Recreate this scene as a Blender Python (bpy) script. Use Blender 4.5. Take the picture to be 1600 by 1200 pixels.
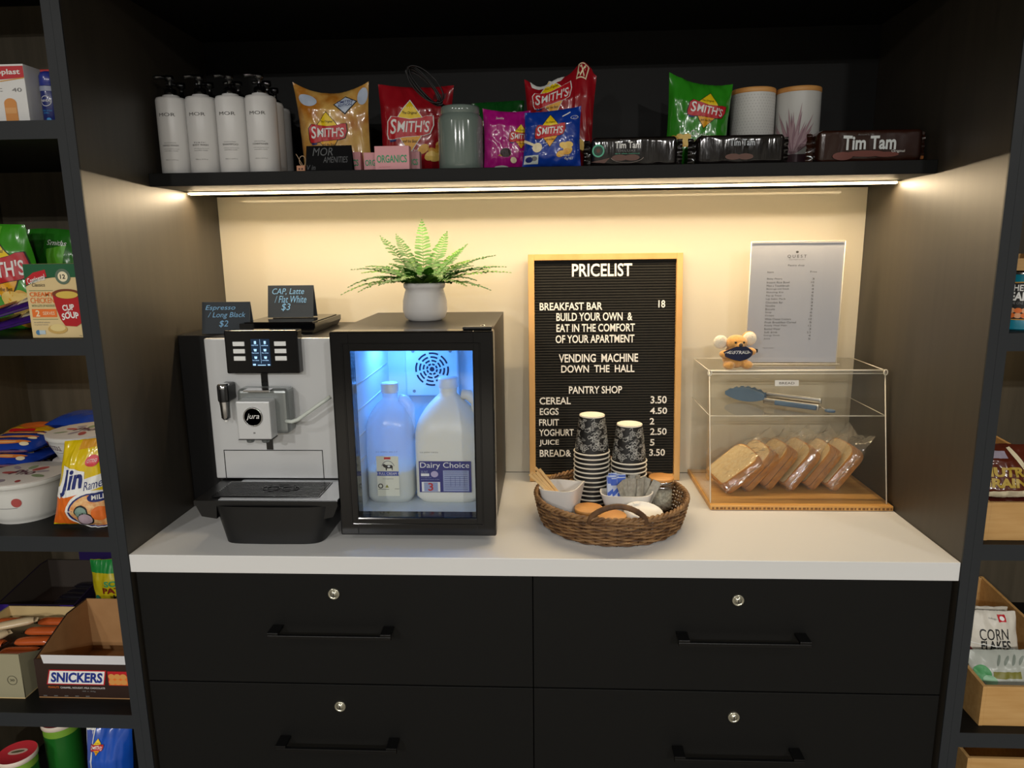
import bpy, bmesh, math, random
from mathutils import Vector, Matrix, noise
from mathutils.geometry import tessellate_polygon
PI = math.pi
S = bpy.context.scene
for o in list(bpy.data.objects):
    bpy.data.objects.remove(o, do_unlink=True)

# ------------------------------------------------------------------ camera
cd = bpy.data.cameras.new('camera')
cam = bpy.data.objects.new('camera', cd)
S.collection.objects.link(cam)
cd.sensor_fit = 'HORIZONTAL'; cd.sensor_width = 36.0; cd.lens = 1110.5 / 1600 * 36
cd.clip_start = 0.02
Rv, Uv, Fv = (0.9987631, 0.04823356, -0.01207443), (0.00255033, 0.19282467, 0.98122991), (-0.04965646, 0.98004702, -0.19246316)
M = Matrix(((Rv[0], Uv[0], -Fv[0], 0.02888), (Rv[1], Uv[1], -Fv[1], -1.2766), (Rv[2], Uv[2], -Fv[2], 0.59302), (0, 0, 0, 1)))
cam.matrix_world = M
S.camera = cam

# ------------------------------------------------------------------ world, light, exposure
wd = bpy.data.worlds.new('world'); S.world = wd; wd.use_nodes = True
wd.node_tree.nodes['Background'].inputs[0].default_value = (0.6, 0.65, 0.7, 1)
wd.node_tree.nodes['Background'].inputs[1].default_value = 0.05
S.view_settings.view_transform = 'Standard'; S.view_settings.look = 'None'
S.view_settings.gamma = 1.0; S.view_settings.use_curve_mapping = False
S.view_settings.exposure = 0.12
S.cycles.transparent_max_bounces = 40

def area(name, loc, sx, sy, power, col, rot=(0, 0, 0), shape='RECTANGLE', spread=PI):
    l = bpy.data.lights.new(name, 'AREA'); l.shape = shape; l.size = sx
    if shape in ('RECTANGLE', 'ELLIPSE'): l.size_y = sy
    l.energy = power; l.color = col; l.spread = spread
    o = bpy.data.objects.new(name, l); o.location = loc; o.rotation_euler = rot
    S.collection.objects.link(o); return o
# ceiling downlights of the room (outside the frame, behind and beside the camera)
COOL = (1.0, 0.97, 0.93)
for i, (x, y, p) in enumerate([(-1.95, -2.0, 12), (2.1, -1.8, 13), (-1.65, -4.0, 84), (0.0, -4.4, 84), (1.33, -4.0, 84)]):
    area('downlight', (x, y, 1.695), 0.14, 0.14, p, COOL, shape='DISK')
# warm light strip under the shelf and the blue-white lamp inside the small fridge
area('under_shelf_light', (0, 0.378, 0.7135), 1.575, 0.016, 9.6, (1.0, 0.775, 0.50), rot=(math.radians(-18), 0, 0))
for sx in (-1, 1):                 # unseen lamps added under the side shelves to warm their bays
    for z, p in ((0.3975, 0.30), (0.0045, 0.16), (-0.3890, 0.10)): area('under_shelf_light', (sx * 1.0, 0.40, z), 0.30, 0.01, p, (1.0, 0.77, 0.46), rot=(math.radians(20), 0, 0))
area('fridge_lamp', (-0.315, 0.330, 0.4015), 0.06, 0.10, 1.0, (0.10, 0.36, 1.0))

# ------------------------------------------------------------------ materials
def lin(c):
    if isinstance(c, str):
        c = c.lstrip('#'); c = [int(c[i:i + 2], 16) / 255 for i in (0, 2, 4)]
        return tuple(x / 12.92 if x <= .04045 else ((x + .055) / 1.055) ** 2.4 for x in c)
    return tuple(c)
MATS = {}
def mat(name, col='#808080', rough=.5, metal=0, spec=.5, emit=None, es=0, coat=0, bump=None, noise_=None, trans=0, sheen=0, stretch=None, sub=0):
    if name in MATS: return MATS[name]
    m = bpy.data.materials.new(name); m.use_nodes = True; MATS[name] = m
    nt = m.node_tree; b = nt.nodes['Principled BSDF']; c = lin(col)
    b.inputs['Base Color'].default_value = (*c, 1); b.inputs['Roughness'].default_value = rough
    b.inputs['Metallic'].default_value = metal; b.inputs['Specular IOR Level'].default_value = spec
    b.inputs['Coat Weight'].default_value = coat; b.inputs['Coat Roughness'].default_value = .08
    b.inputs['Transmission Weight'].default_value = trans; b.inputs['Sheen Weight'].default_value = sheen
    if sub: b.inputs['Subsurface Weight'].default_value = sub; b.inputs['Subsurface Radius'].default_value = (.01, .01, .01); b.inputs['Subsurface Scale'].default_value = 1
    if emit: b.inputs['Emission Color'].default_value = (*lin(emit), 1); b.inputs['Emission Strength'].default_value = es
    L = nt.links.new
    if noise_ or bump:
        tc = nt.nodes.new('ShaderNodeTexCoord'); mp = nt.nodes.new('ShaderNodeMapping'); L(tc.outputs['Object'], mp.inputs[0])
        if stretch: mp.inputs['Scale'].default_value = stretch
    if noise_:
        sc, c2, lo, hi = noise_
        n = nt.nodes.new('ShaderNodeTexNoise'); n.inputs['Scale'].default_value = sc; n.inputs['Detail'].default_value = 5; L(mp.outputs[0], n.inputs['Vector'])
        r = nt.nodes.new('ShaderNodeValToRGB'); r.color_ramp.elements[0].position = lo; r.color_ramp.elements[1].position = hi
        r.color_ramp.elements[0].color = (*c, 1); r.color_ramp.elements[1].color = (*lin(c2), 1)
        L(n.outputs['Fac'], r.inputs[0]); L(r.outputs[0], b.inputs['Base Color'])
    if bump:
        sc, st = bump
        n2 = nt.nodes.new('ShaderNodeTexNoise'); n2.inputs['Scale'].default_value = sc; n2.inputs['Detail'].default_value = 4; L(mp.outputs[0], n2.inputs['Vector'])
        bp = nt.nodes.new('ShaderNodeBump'); bp.inputs['Strength'].default_value = st; bp.inputs['Distance'].default_value = .002
        L(n2.outputs['Fac'], bp.inputs['Height']); L(bp.outputs[0], b.inputs['Normal'])
    return m
def clear(name, tint, rough=.03, refl=.06, haze=0, hazecol='#ffffff', bump=None):
    """thin clear plastic or glass: mostly see-through, a mirror sheen that grows at grazing angles, a little haze"""
    if name in MATS: return MATS[name]
    m = bpy.data.materials.new(name); m.use_nodes = True; MATS[name] = m
    nt = m.node_tree; nt.nodes.clear(); N = nt.nodes.new; L = nt.links.new
    out = N('ShaderNodeOutputMaterial'); t = N('ShaderNodeBsdfTransparent'); t.inputs[0].default_value = (*lin(tint), 1)
    g = N('ShaderNodeBsdfGlossy'); g.inputs['Roughness'].default_value = rough
    f = N('ShaderNodeFresnel'); f.inputs['IOR'].default_value = 1.45
    mm = N('ShaderNodeMath'); mm.operation = 'ADD'; mm.inputs[1].default_value = refl - .035; mm.use_clamp = True
    mx = N('ShaderNodeMixShader'); L(f.outputs[0], mm.inputs[0]); geo = N('ShaderNodeNewGeometry'); inv = N('ShaderNodeMath'); inv.operation = 'SUBTRACT'; inv.inputs[0].default_value = 1; L(geo.outputs['Backfacing'], inv.inputs[1])
    fr = N('ShaderNodeMath'); fr.operation = 'MULTIPLY'; L(mm.outputs[0], fr.inputs[0]); L(inv.outputs[0], fr.inputs[1]); L(fr.outputs[0], mx.inputs[0])
    if haze:
        d = N('ShaderNodeBsdfDiffuse'); d.inputs[0].default_value = (*lin(hazecol), 1)
        tl = N('ShaderNodeBsdfTranslucent'); tl.inputs[0].default_value = (*lin(hazecol), 1)
        dm = N('ShaderNodeMixShader'); L(d.outputs[0], dm.inputs[1]); L(tl.outputs[0], dm.inputs[2]); dm.inputs[0].default_value = .4
        hm = N('ShaderNodeMixShader'); hm.inputs[0].default_value = haze; L(t.outputs[0], hm.inputs[1]); L(dm.outputs[0], hm.inputs[2]); L(hm.outputs[0], mx.inputs[1])
    else: L(t.outputs[0], mx.inputs[1])
    L(g.outputs[0], mx.inputs[2]); L(mx.outputs[0], out.inputs[0])
    if bump:
        tc = N('ShaderNodeTexCoord'); n2 = N('ShaderNodeTexNoise'); n2.inputs['Scale'].default_value = bump[0]; L(tc.outputs['Object'], n2.inputs['Vector'])
        bp = N('ShaderNodeBump'); bp.inputs['Strength'].default_value = bump[1]; bp.inputs['Distance'].default_value = .004
        L(n2.outputs['Fac'], bp.inputs['Height']); L(bp.outputs[0], g.inputs['Normal']); L(bp.outputs[0], f.inputs['Normal'])
    return m

BLACK = mat('black_laminate', '#0e0e0d', .55, spec=.22, bump=(60, .04))
UNITB = mat('brown_laminate_back', '#4c4538', .5, spec=.35, noise_=(6, '#564e40', .35, .65), stretch=(9, 9, .6))
PANEL = mat('dark_woodgrain_laminate', '#2d2820', .46, spec=.5, noise_=(6, '#352f26', .35, .65), stretch=(9, 9, .6))
PANEL.node_tree.nodes['Principled BSDF'].inputs['IOR'].default_value = 1.7      # satin sheen that mirrors the lit splashback at a slant
EDGE = mat('charcoal_edge', '#292c2f', .5, spec=.3)
WHITE = mat('white_laminate', '#dededc', .35)
SPLASH = mat('white_gloss_splashback', '#d8cfb9', .3, spec=.3, coat=.45)
SPLASH.node_tree.nodes['Principled BSDF'].inputs['Coat Roughness'].default_value = .02
CHROME = mat('chrome', '#c8c8c8', .18, metal=1)
SILVER = mat('silver_front', '#d2d4d5', .34, metal=.2)
BLKPL = mat('black_plastic', '#0b0b0c', .38)
GLOSSB = mat('gloss_black', '#08080a', .12, spec=.5)
INK = mat('ink_black', '#141414', .6)
WPRINT = mat('print_white', '#eeeeea', .5)
YEL = mat('print_yellow', '#f2cf12', .4); RED = mat('print_red', '#c01824', .4); NAVY = mat('print_navy', '#1c2a6e', .4)
GOLD = mat('print_gold', '#d99a2b', .4); ORG = mat('print_orange', '#e8742a', .45); GRNP = mat('print_green', '#2f9e6a', .5)
CREAM = mat('print_cream', '#f1e3bd', .5); GREY = mat('print_grey', '#7d7d7d', .6); BROWN = mat('print_brown', '#5a2f18', .5)
PINKP = mat('print_pink', '#e2a0a2', .5); CHIP = mat('print_chip', '#e9b64c', .45, noise_=(60, '#c98a2a', .4, .7)); PURP = mat('print_purple', '#3d1f78', .4)
WOOD = mat('pale_wood', '#d9a765', .45, noise_=(5, '#c08a48', .3, .7), stretch=(1, 14, 14))
CARD = mat('kraft_card', '#b08455', .75, noise_=(25, '#a67a4c', .3, .7))

# ------------------------------------------------------------------ mesh helpers
class MB:
    def __init__(s): s.V, s.F, s.Mi, s.Sm, s.mats = [], [], [], [], []
    def mi(s, m):
        if m not in s.mats: s.mats.append(m)
        return s.mats.index(m)
    def add(s, vs, fs, m, smooth=False, T=None):
        b = len(s.V); i = s.mi(m)
        s.V += [tuple(T @ Vector(v)) if T is not None else tuple(v) for v in vs]
        for f in fs: s.F.append([b + k for k in f]); s.Mi.append(i); s.Sm.append(smooth)
        return s
    def box(s, x0, x1, y0, y1, z0, z1, m, bev=0, T=None, seg=2):
        if bev <= 0:
            vs = [(x, y, z) for x in (x0, x1) for y in (y0, y1) for z in (z0, z1)]
            return s.add(vs, [(0, 1, 3, 2), (4, 6, 7, 5), (0, 4, 5, 1), (2, 3, 7, 6), (0, 2, 6, 4), (1, 5, 7, 3)], m, False, T)
        bm = bmesh.new(); bmesh.ops.create_cube(bm, size=1)
        for v in bm.verts: v.co = Vector(((x0 + x1) / 2 + v.co.x * (x1 - x0), (y0 + y1) / 2 + v.co.y * (y1 - y0), (z0 + z1) / 2 + v.co.z * (z1 - z0)))
        bmesh.ops.bevel(bm, geom=bm.edges[:], offset=bev, segments=seg, affect='EDGES', profile=.5)
        return s.bm(bm, m, False, T)
    def bm(s, bm, m, smooth=False, T=None):
        bm.verts.index_update()
        s.add([v.co[:] for v in bm.verts], [[v.index for v in f.verts] for f in bm.faces], m, smooth, T); bm.free(); return s
    def lathe(s, prof, m, seg=40, T=None, cap0=True, cap1=True, smooth=True, sx=1, sy=1, pw=2):
        vs, fs = [], []; n = len(prof)
        for r, z in prof:
            for k in range(seg):
                a = 2 * PI * k / seg; c, q = math.cos(a), math.sin(a)
                if pw != 2: c, q = math.copysign(abs(c) ** (2 / pw), c), math.copysign(abs(q) ** (2 / pw), q)
                vs.append((r * c * sx, r * q * sy, z))
        for i in range(n - 1):
            for k in range(seg):
                k2 = (k + 1) % seg; fs.append((i * seg + k, i * seg + k2, (i + 1) * seg + k2, (i + 1) * seg + k))
        s.add(vs, fs, m, smooth, T)
        if cap0 and prof[0][0] > 0: s.add(vs[:seg], [list(range(seg))[::-1]], m, False, T)
        if cap1 and prof[-1][0] > 0: s.add(vs[-seg:], [list(range(seg))], m, False, T)
        return s
    def grid(s, fn, nu, nv, m, cu=False, cv=False, smooth=True, T=None):
        vs = [fn(i / (nu if cu else nu - 1), j / (nv if cv else nv - 1)) for j in range(nv) for i in range(nu)]
        fs = []
        for j in range(nv if cv else nv - 1):
            for i in range(nu if cu else nu - 1):
                i2, j2 = (i + 1) % nu, (j + 1) % nv
                fs.append((j * nu + i, j * nu + i2, j2 * nu + i2, j2 * nu + i))
        return s.add(vs, fs, m, smooth, T)
    def tube(s, pts, r, m, seg=8, closed=False, T=None):
        pts = [Vector(p) for p in pts]; n = len(pts); vs = []; up = None
        for i, p in enumerate(pts):
            a = pts[(i - 1) % n] if (closed or i) else p; b = pts[(i + 1) % n] if (closed or i < n - 1) else p
            t = (b - a).normalized()
            if up is None:
                up = t.orthogonal().normalized()
            up = (up - t * up.dot(t)); up = up.normalized() if up.length > 1e-6 else t.orthogonal().normalized()
            w = t.cross(up); rr = r[i] if isinstance(r, (list, tuple)) else r
            for k in range(seg):
                an = 2 * PI * k / seg; vs.append(p + up * (math.cos(an) * rr) + w * (math.sin(an) * rr))
        fs = []
        for i in range(n if closed else n - 1):
            j = (i + 1) % n
            for k in range(seg): k2 = (k + 1) % seg; fs.append((i * seg + k, i * seg + k2, j * seg + k2, j * seg + k))
        if not closed: fs.append(list(range(seg))[::-1]); fs.append([(n - 1) * seg + k for k in range(seg)])
        return s.add(vs, fs, m, True, T)
    def prism(s, poly, d0, d1, m, axis='y', T=None, smooth=False):
        """a 2-D outline (first, second coordinate) given thickness along an axis"""
        def P(p, d): return (p[0], d, p[1]) if axis == 'y' else ((d, p[0], p[1]) if axis == 'x' else (p[0], p[1], d))
        n = len(poly); vs = [P(p, d0) for p in poly] + [P(p, d1) for p in poly]
        s.add(vs, [(i, (i + 1) % n, n + (i + 1) % n, n + i) for i in range(n)], m, smooth, T)
        tr = tessellate_polygon([[Vector((p[0], p[1], 0)) for p in poly]])
        return s.add(vs, [tuple(t) for t in tr] + [tuple(n + k for k in t) for t in tr], m, False, T)
    def ball(s, c, r, m, T=None, seg=20, rot=None):
        rx, ry, rz = r if isinstance(r, (tuple, list)) else (r, r, r); R3 = rot.to_matrix() if rot else Matrix.Identity(3)
        def fn(u, v):
            a, b = 2 * PI * u, PI * (v - .5) * .9999
            p = R3 @ Vector((rx * math.cos(b) * math.cos(a), ry * math.cos(b) * math.sin(a), rz * math.sin(b)))
            return (c[0] + p.x, c[1] + p.y, c[2] + p.z)
        return s.grid(fn, seg, seg // 2 + 2, m, cu=True, T=T)
    def build(s, name, parent=None, loc=(0, 0, 0), rot=(0, 0, 0), world=False, label=None, cat=None, group=None, kind=None, weld=False):
        me = bpy.data.meshes.new(name)
        V = s.V
        if world:
            o = Vector(parent.location) if parent is not None and parent.parent is None else (Vector(loc) if parent is None else WORLD(parent))
            V = [tuple(Vector(v) - o) for v in V]
        me.from_pydata(V, [], s.F)
        for m in s.mats: me.materials.append(m)
        me.polygons.foreach_set('material_index', s.Mi); me.polygons.foreach_set('use_smooth', s.Sm); me.update()
        bm = bmesh.new(); bm.from_mesh(me)
        if weld: bmesh.ops.remove_doubles(bm, verts=bm.verts, dist=1e-5)
        bmesh.ops.recalc_face_normals(bm, faces=bm.faces); bm.to_mesh(me); bm.free()
        o = bpy.data.objects.new(name, me); S.collection.objects.link(o); o.location = loc if not (world and parent is not None) else (0, 0, 0); o.rotation_euler = rot
        if parent is not None: o.parent = parent
        tag(o, label, cat, group, kind); return o
def WORLD(o):
    v = Vector((0, 0, 0))
    while o is not None: v += Vector(o.location); o = o.parent
    return v
def tag(o, label=None, cat=None, group=None, kind=None):
    if label: o['label'] = label
    if cat: o['category'] = cat
    if group: o['group'] = group
    if kind: o['kind'] = kind
    return o
def thing(name, label, cat, loc, rotz=0, group=None):
    o = bpy.data.objects.new(name, None); S.collection.objects.link(o); o.empty_display_size = .03
    o.location = loc; o.rotation_euler = (0, 0, rotz); return tag(o, label, cat, group)
def dup(root, loc, rot=None, label=None):
    def cp(o, par):
        c = o.copy(); S.collection.objects.link(c)
        if par is not None: c.parent = par
        for ch in list(o.children): cp(ch, c)
        return c
    r = cp(root, None); r.location = loc
    if rot is not None: r.rotation_euler = rot
    if label: r['label'] = label
    return r

# ------------------------------------------------------------------ printed graphics that follow a surface
TXT = {}
def glyphs(s, bold=0, slant=0):
    k = (s, bold, slant)
    if k in TXT: return TXT[k]
    cu = bpy.data.curves.new('t', 'FONT'); cu.body = s; cu.offset = bold; cu.shear = slant; cu.resolution_u = 3; cu.fill_mode = 'FRONT'
    ob = bpy.data.objects.new('t', cu); S.collection.objects.link(ob)
    dg = bpy.context.evaluated_depsgraph_get(); dg.update()
    me = bpy.data.meshes.new_from_object(ob.evaluated_get(dg)); me.calc_loop_triangles()
    vs = [(v.co.x, v.co.y) for v in me.vertices]; tr = [tuple(t.vertices) for t in me.loop_triangles]
    bpy.data.objects.remove(ob); bpy.data.curves.remove(cu); bpy.data.meshes.remove(me)
    xs = [v[0] for v in vs]; ys = [v[1] for v in vs]
    TXT[k] = (vs, tr, min(xs), max(xs), min(ys), max(ys)); return TXT[k]
class Deco:
    """prints flat shapes and lettering onto a surface fn(u, v, height)"""
    def __init__(s, mb, fn, maxlen=None, step=.0003): s.mb, s.fn, s.ml, s.st, s.n = mb, fn, maxlen, step, 0
    def tris(s, vs, tr, m, layer):
        vs = list(vs); out = []; s.n += 1; hh = layer * s.st + (s.n % 40) * 5e-6
        if s.ml:
            mid = {}
            st = [tuple(t) for t in tr]
            while st:
                t = st.pop(); best, bl = None, s.ml
                for k in range(3):
                    a, b = vs[t[k]], vs[t[(k + 1) % 3]]; d = math.hypot(a[0] - b[0], a[1] - b[1])
                    if d > bl: bl, best = d, k
                if best is None: out.append(t); continue
                a, b, c = t[best], t[(best + 1) % 3], t[(best + 2) % 3]; e = (min(a, b), max(a, b))
                if e not in mid: mid[e] = len(vs); vs.append(((vs[a][0] + vs[b][0]) / 2, (vs[a][1] + vs[b][1]) / 2))
                st += [(a, mid[e], c), (mid[e], b, c)]
        else: out = tr
        s.mb.add([s.fn(v[0], v[1], hh) for v in vs], out, m, bool(s.ml)); return s
    def poly(s, pts, m, layer=1):
        tr = tessellate_polygon([[Vector((p[0], p[1], 0)) for p in pts]]); return s.tris(pts, tr, m, layer)
    def rect(s, x0, x1, y0, y1, m, layer=1): return s.poly([(x0, y0), (x1, y0), (x1, y1), (x0, y1)], m, layer)
    def ell(s, cx, cy, rx, ry, m, layer=1, n=28, a0=0, a1=360, rot=0):
        c, q = math.cos(rot), math.sin(rot); pts = []
        for k in range(n):
            a = math.radians(a0 + (a1 - a0) * k / (n if a1 - a0 == 360 else n - 1)); x, y = rx * math.cos(a), ry * math.sin(a)
            pts.append((cx + x * c - y * q, cy + x * q + y * c))
        return s.poly(pts, m, layer)
    def ring(s, cx, cy, rx, ry, w, m, layer=1, n=32, a0=0, a1=360):
        vs, tr = [], []
        for k in range(n + 1):
            a = math.radians(a0 + (a1 - a0) * k / n); c, q = math.cos(a), math.sin(a)
            vs += [(cx + rx * c, cy + ry * q), (cx + (rx - w) * c, cy + (ry - w * ry / rx) * q)]
            if k: b = 2 * k; tr += [(b - 2, b - 1, b), (b - 1, b + 1, b)]
        return s.tris(vs, tr, m, layer)
    def line(s, pts, w, m, layer=1):
        for a, b in zip(pts, pts[1:]):
            d = Vector((b[0] - a[0], b[1] - a[1]))
            if d.length < 1e-9: continue
            n = Vector((-d.y, d.x)).normalized() * w / 2; e = d.normalized() * w * .3
            s.poly([(a[0] - e.x + n.x, a[1] - e.y + n.y), (a[0] - e.x - n.x, a[1] - e.y - n.y), (b[0] + e.x - n.x, b[1] + e.y - n.y), (b[0] + e.x + n.x, b[1] + e.y + n.y)], m, layer)
        return s
    def text(s, t, x0, x1, y0, y1, m, layer=2, bold=0, slant=0, rot=0, arch=0, big=0):
        """lettering stretched to fill a box; arch lifts the middle; rot turns it about the box's centre"""
        vs, tr, a, b, c, d = glyphs(t, bold, slant); cx, cy = (x0 + x1) / 2, (y0 + y1) / 2; q, p = math.sin(rot), math.cos(rot); o = []
        for x, y in vs:
            fx = (x - a) / (b - a); X = x0 + fx * (x1 - x0); Y = y0 + (y - c) / (d - c) * (y1 - y0) + arch * (1 - (2 * fx - 1) ** 2)
            if big: Y = cy + (Y - cy) * (1 + big * (2 * fx - 1) ** 2)
            X, Y = X - cx, Y - cy; o.append((cx + X * p - Y * q, cy + X * q + Y * p))
        return s.tris(o, tr, m, layer)
def flat(x0, z0, y, T=None):
    """prints on an upright front: u along x, v along z, standing out towards -y"""
    def fn(u, v, h):
        p = Vector((x0 + u, y - .0004 - h, z0 + v)); return T @ p if T is not None else p
    return fn
def barrel(r, a0=-PI / 2, cx=0, cy=0, rz=None):
    """prints on a round side: u is arc length, v is height"""
    def fn(u, v, h):
        R_ = (rz(v) if rz else r) + .0004 + h; a = a0 + u / r
        return Vector((cx + R_ * math.cos(a), cy + R_ * math.sin(a), v))
    return fn

# ------------------------------------------------------------------ the room
PAINT = mat('wall_paint', '#6c6962', .8); CEILM = mat('ceiling_paint', '#a8a69f', .9); CARPET = mat('floor_carpet', '#8f8a80', .95, noise_=(40, '#7f7a71', .3, .7))
DARKW = mat('dark_wall', '#26241f', .7)
for n, b, m in [('floor', (-2.8, 2.8, -6.1, .7, -.95, -.88), CARPET), ('ceiling', (-2.8, 2.8, -6.1, .7, 1.7, 1.78), CEILM), ('wall_back', (-2.8, 2.8, .6, .7, -.88, 1.7), DARKW),
                ('wall_rear', (-2.8, 2.8, -6.1, -6.0, -.88, 1.7), PAINT), ('wall_left', (-2.8, -2.7, -6.0, .6, -.88, 1.7), PAINT), ('wall_right', (2.7, 2.8, -6.0, .6, -.88, 1.7), PAINT)]:
    MB().box(*b, m).build(n, kind='structure')

# ------------------------------------------------------------------ joinery
t = thing('niche_surround', 'tall dark joinery framing the coffee bar niche with side panels and black upper back', 'cabinet', (0, 0, -.88))
for sx in (-1, 1):
    a, b = sorted((sx * .8, sx * .8160)); m = MB()
    m.box(a, b, .0005, .552, -.88, 1.08, PANEL).box(a, b, -.003, .0003, -.88, 1.08, EDGE)
    m.build('side_panel', t, world=True)
MB().box(-.7999, .7999, .5285, .552, .722, 1.08, BLACK).build('back_panel', t, world=True)
MB().box(-.816, .816, -.003, .552, 1.0802, 1.10, BLACK).box(-.816, .816, -.003, .015, 1.10, 1.695, BLACK).build('bulkhead', t, world=True)
MB().box(-.7995, .7995, .5285, .552, .001, .7185, SPLASH).build('splashback_panel', world=True, label='glossy cream lit splashback panel behind the counter', cat='wall panel')
t = thing('worktop', 'long white laminate worktop above the black drawers', 'worktop', (0, 0, -.037))
MB().box(-.7995, .7995, 0, .5284, -.037, 0, WHITE, .0012).build('slab', t, world=True)
t = thing('wall_shelf', 'black floating shelf holding bottles and snack packets over the niche', 'shelf', (0, .22, .7209))
MB().box(-.7995, .7995, .2214, .5284, .7209, .7474, BLACK, .0008).build('board', t, world=True)
c = MB(); c.box(-.7990, .7990, .3675, .3885, .7185, .7207, mat('aluminium_channel', '#b9b2a0', .4, metal=.6))
ch = c.build('light_channel', t, world=True)
MB().box(-.7950, .7950, .3705, .3855, .7142, .7184, mat('strip_diffuser', '#fff0d0', .5, emit='#ffe2b0', es=18), .0018).build('strip_diffuser', ch, world=True, label='glowing warm strip')

def pull(parent, x0, x1, z):
    m = MB()
    m.box(x0, x1, -.030, -.0225, z - .004, z + .004, mat('black_metal', '#090909', .3, spec=.35), .0012)
    for a in (x0, x1 - .022): m.box(a, a + .022, -.029, .004, z + .003, z + .0085, MATS['black_metal'], .001)
    m.build('handle', parent, world=True)
def lock(parent, x, z):
    T = Matrix.Translation((x, .0045, z)) @ Matrix.Rotation(PI / 2, 4, 'X')
    m = MB(); m.lathe([(.0117, 0), (.0117, .003), (.0105, .0042), (.0085, .0042), (.008, .003), (.0068, .003), (.0064, .0052), (.0, .0052)], mat('lock_nickel', '#c9c6b4', .25, metal=.9), 28, T)
    m.box(x - .0008, x + .0008, -.0014, .0, z - .0035, z + .0035, INK)
    m.build('lock', parent, world=True)
for side, x0, x1, fr in ((-1, -.7925, -.0013, [(-.522, -.276, -.157, -.3935, -.080), (-.5253, -.2762, -.4075, -.3955, -.3288)]),
                         (1, .0003, .7915, [(.2776, .527, -.159, .394, -.083), (.2778, .5311, -.411, .3976, -.335)])):
    t = thing('drawer_cabinet', 'black drawer cabinet below the ' + ('coffee machine and fridge' if side < 0 else 'price board and bread box'), 'cabinet', ((x0 + x1) / 2, .02, -.88))
    MB().box(x0, x1, .025, .52, -.88, -.039, BLACK).build('carcass', t, world=True)
    for i, (za, zb) in enumerate([(-.2785, -.0405), (-.5195, -.2815), (-.86, -.5225)]):
        d = MB().box(x0, x1, .0055, .0235, za, zb, BLACK, .0008).build('drawer', t, world=True)
        if i < 2:
            h = fr[i]; pull(d, h[0], h[1], h[2]); lock(d, h[3], h[4])

SHELVES = (.818, .4305, .0372, -.3564, -.745)
for sx in (-1, 1):
    t = thing('shelving_unit', 'dark open shelving unit stocked with ' + ('noodle bowls, soup and snack boxes' if sx < 0 else 'canned beans and wooden cereal trays'), 'shelving', (sx * 1.10, .26, -.88))
    xa, xb = sorted((sx * .8163, sx * .8330)); m = MB(); m.box(xa, xb, .0005, .5285, -.88, 1.69, UNITB).box(xa, xb, -.003, .0003, -.88, 1.69, EDGE); m.build('side_panel', t, world=True)
    xa, xb = sorted((sx * 1.3655, sx * 1.382)); MB().box(xa, xb, -.003, .5285, -.88, 1.69, UNITB).build('side_panel', t, world=True)
    xa, xb = sorted((sx * .8163, sx * 1.382)); MB().box(xa, xb, .5286, .545, -.88, 1.69, UNITB).build('back_panel', t, world=True)
    xa, xb = sorted((sx * .8332, sx * 1.3653))
    for z in SHELVES + (1.205,): m = MB(); m.box(xa, xb, .0, .5284, z - .0315, z, BLACK).box(xa, xb, -.0015, 0, z - .0315, z, EDGE); m.build('shelf', t, world=True)

# ------------------------------------------------------------------ coffee machine
t = thing('coffee_machine', 'silver and black automatic coffee machine at the end of the counter', 'coffee machine', (-.56, .2, 0))
BX0, BX1 = -.703, -.424
m = MB(); m.box(BX0, BX1, .205, .515, .012, .404, BLKPL, .004); m.build('body', t, world=True)
MB().box(-.7965, BX0 - .0003, .262, .515, .0005, .4035, BLKPL, .003).build('side_housing', t, world=True)
m = MB(); m.box(BX0 + .0005, BX1 - .0005, .193, .206, .0935, .4045, SILVER, .003)
m.build('front_panel', t, world=True)
m = MB()                                   # drawer outline cut in the silver front
for a in [(-.6805, -.4605, .1575, .1590), (-.6805, -.6792, .092, .158), (-.4618, -.4605, .092, .158)]: m.box(a[0], a[1], .1918, .194, a[2], a[3], INK)
m.build('grounds_drawer_seam', t, world=True)
m = MB(); m.box(-.5835, -.5690, .1915, .2, .160, .335, GLOSSB); m.build('spout_slide', t, world=True)
m = MB()                                   # drip tray: a wide shallow tray on a narrower tank
m.prism([(-.690, .079), (-.394, .079), (-.394, .090), (-.690, .090)], .062, .30, BLKPL)
def tank(u, v):
    a = PI * 2 * u; x = math.copysign(abs(math.cos(a)) ** .25, math.cos(a)); y = math.copysign(abs(math.sin(a)) ** .25, math.sin(a))
    return (-.532 + x * (.104 + .020 * v), .165 + y * (.107 + .0 * v) - .003 * (1 - x * x) * (y < 0), .0005 + v * .079)
m.grid(tank, 64, 6, BLKPL, cu=True)
for sx, a, b in ((-1, -.690, -.645), (1, -.430, -.394)):
    m.prism([(a, .081), (b, .081), (b + .002 * sx, .05), (a + (.012 if sx < 0 else 0), .055), ] if sx < 0 else [(a, .05), (b - .012, .055), (b, .081), (a, .081)], .066, .3, BLKPL)
tr = m.build('drip_tray', t, world=True)
m = MB(); m.prism([(-.640, .0902), (-.3945, .0902), (-.3945, .0918), (-.640, .0918)], .0655, .192, mat('tray_chrome', '#b9bcc0', .25, metal=.45)); m.build('tray_trim', tr, world=True, label='chrome tray surround')
m = MB(); m.box(-.660, -.436, .078, .172, .0919, .0934, GLOSSB)
for k in range(11): m.box(-.657, -.439, .081 + k * .0082, .0840 + k * .0082, .0934, .0948, mat('grill_black', '#161618', .25))
for cx, r in ((-.532, .020), (-.553, .012), (-.511, .012)): m.tube([(cx + r * 1.5 * math.cos(a * PI / 12), .125 + r * math.sin(a * PI / 12), .0954) for a in range(24)], .0011, mat('grill_mark', '#3b3b3e', .3), 5, True)
m.build('drip_grill', tr, world=True)
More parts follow.
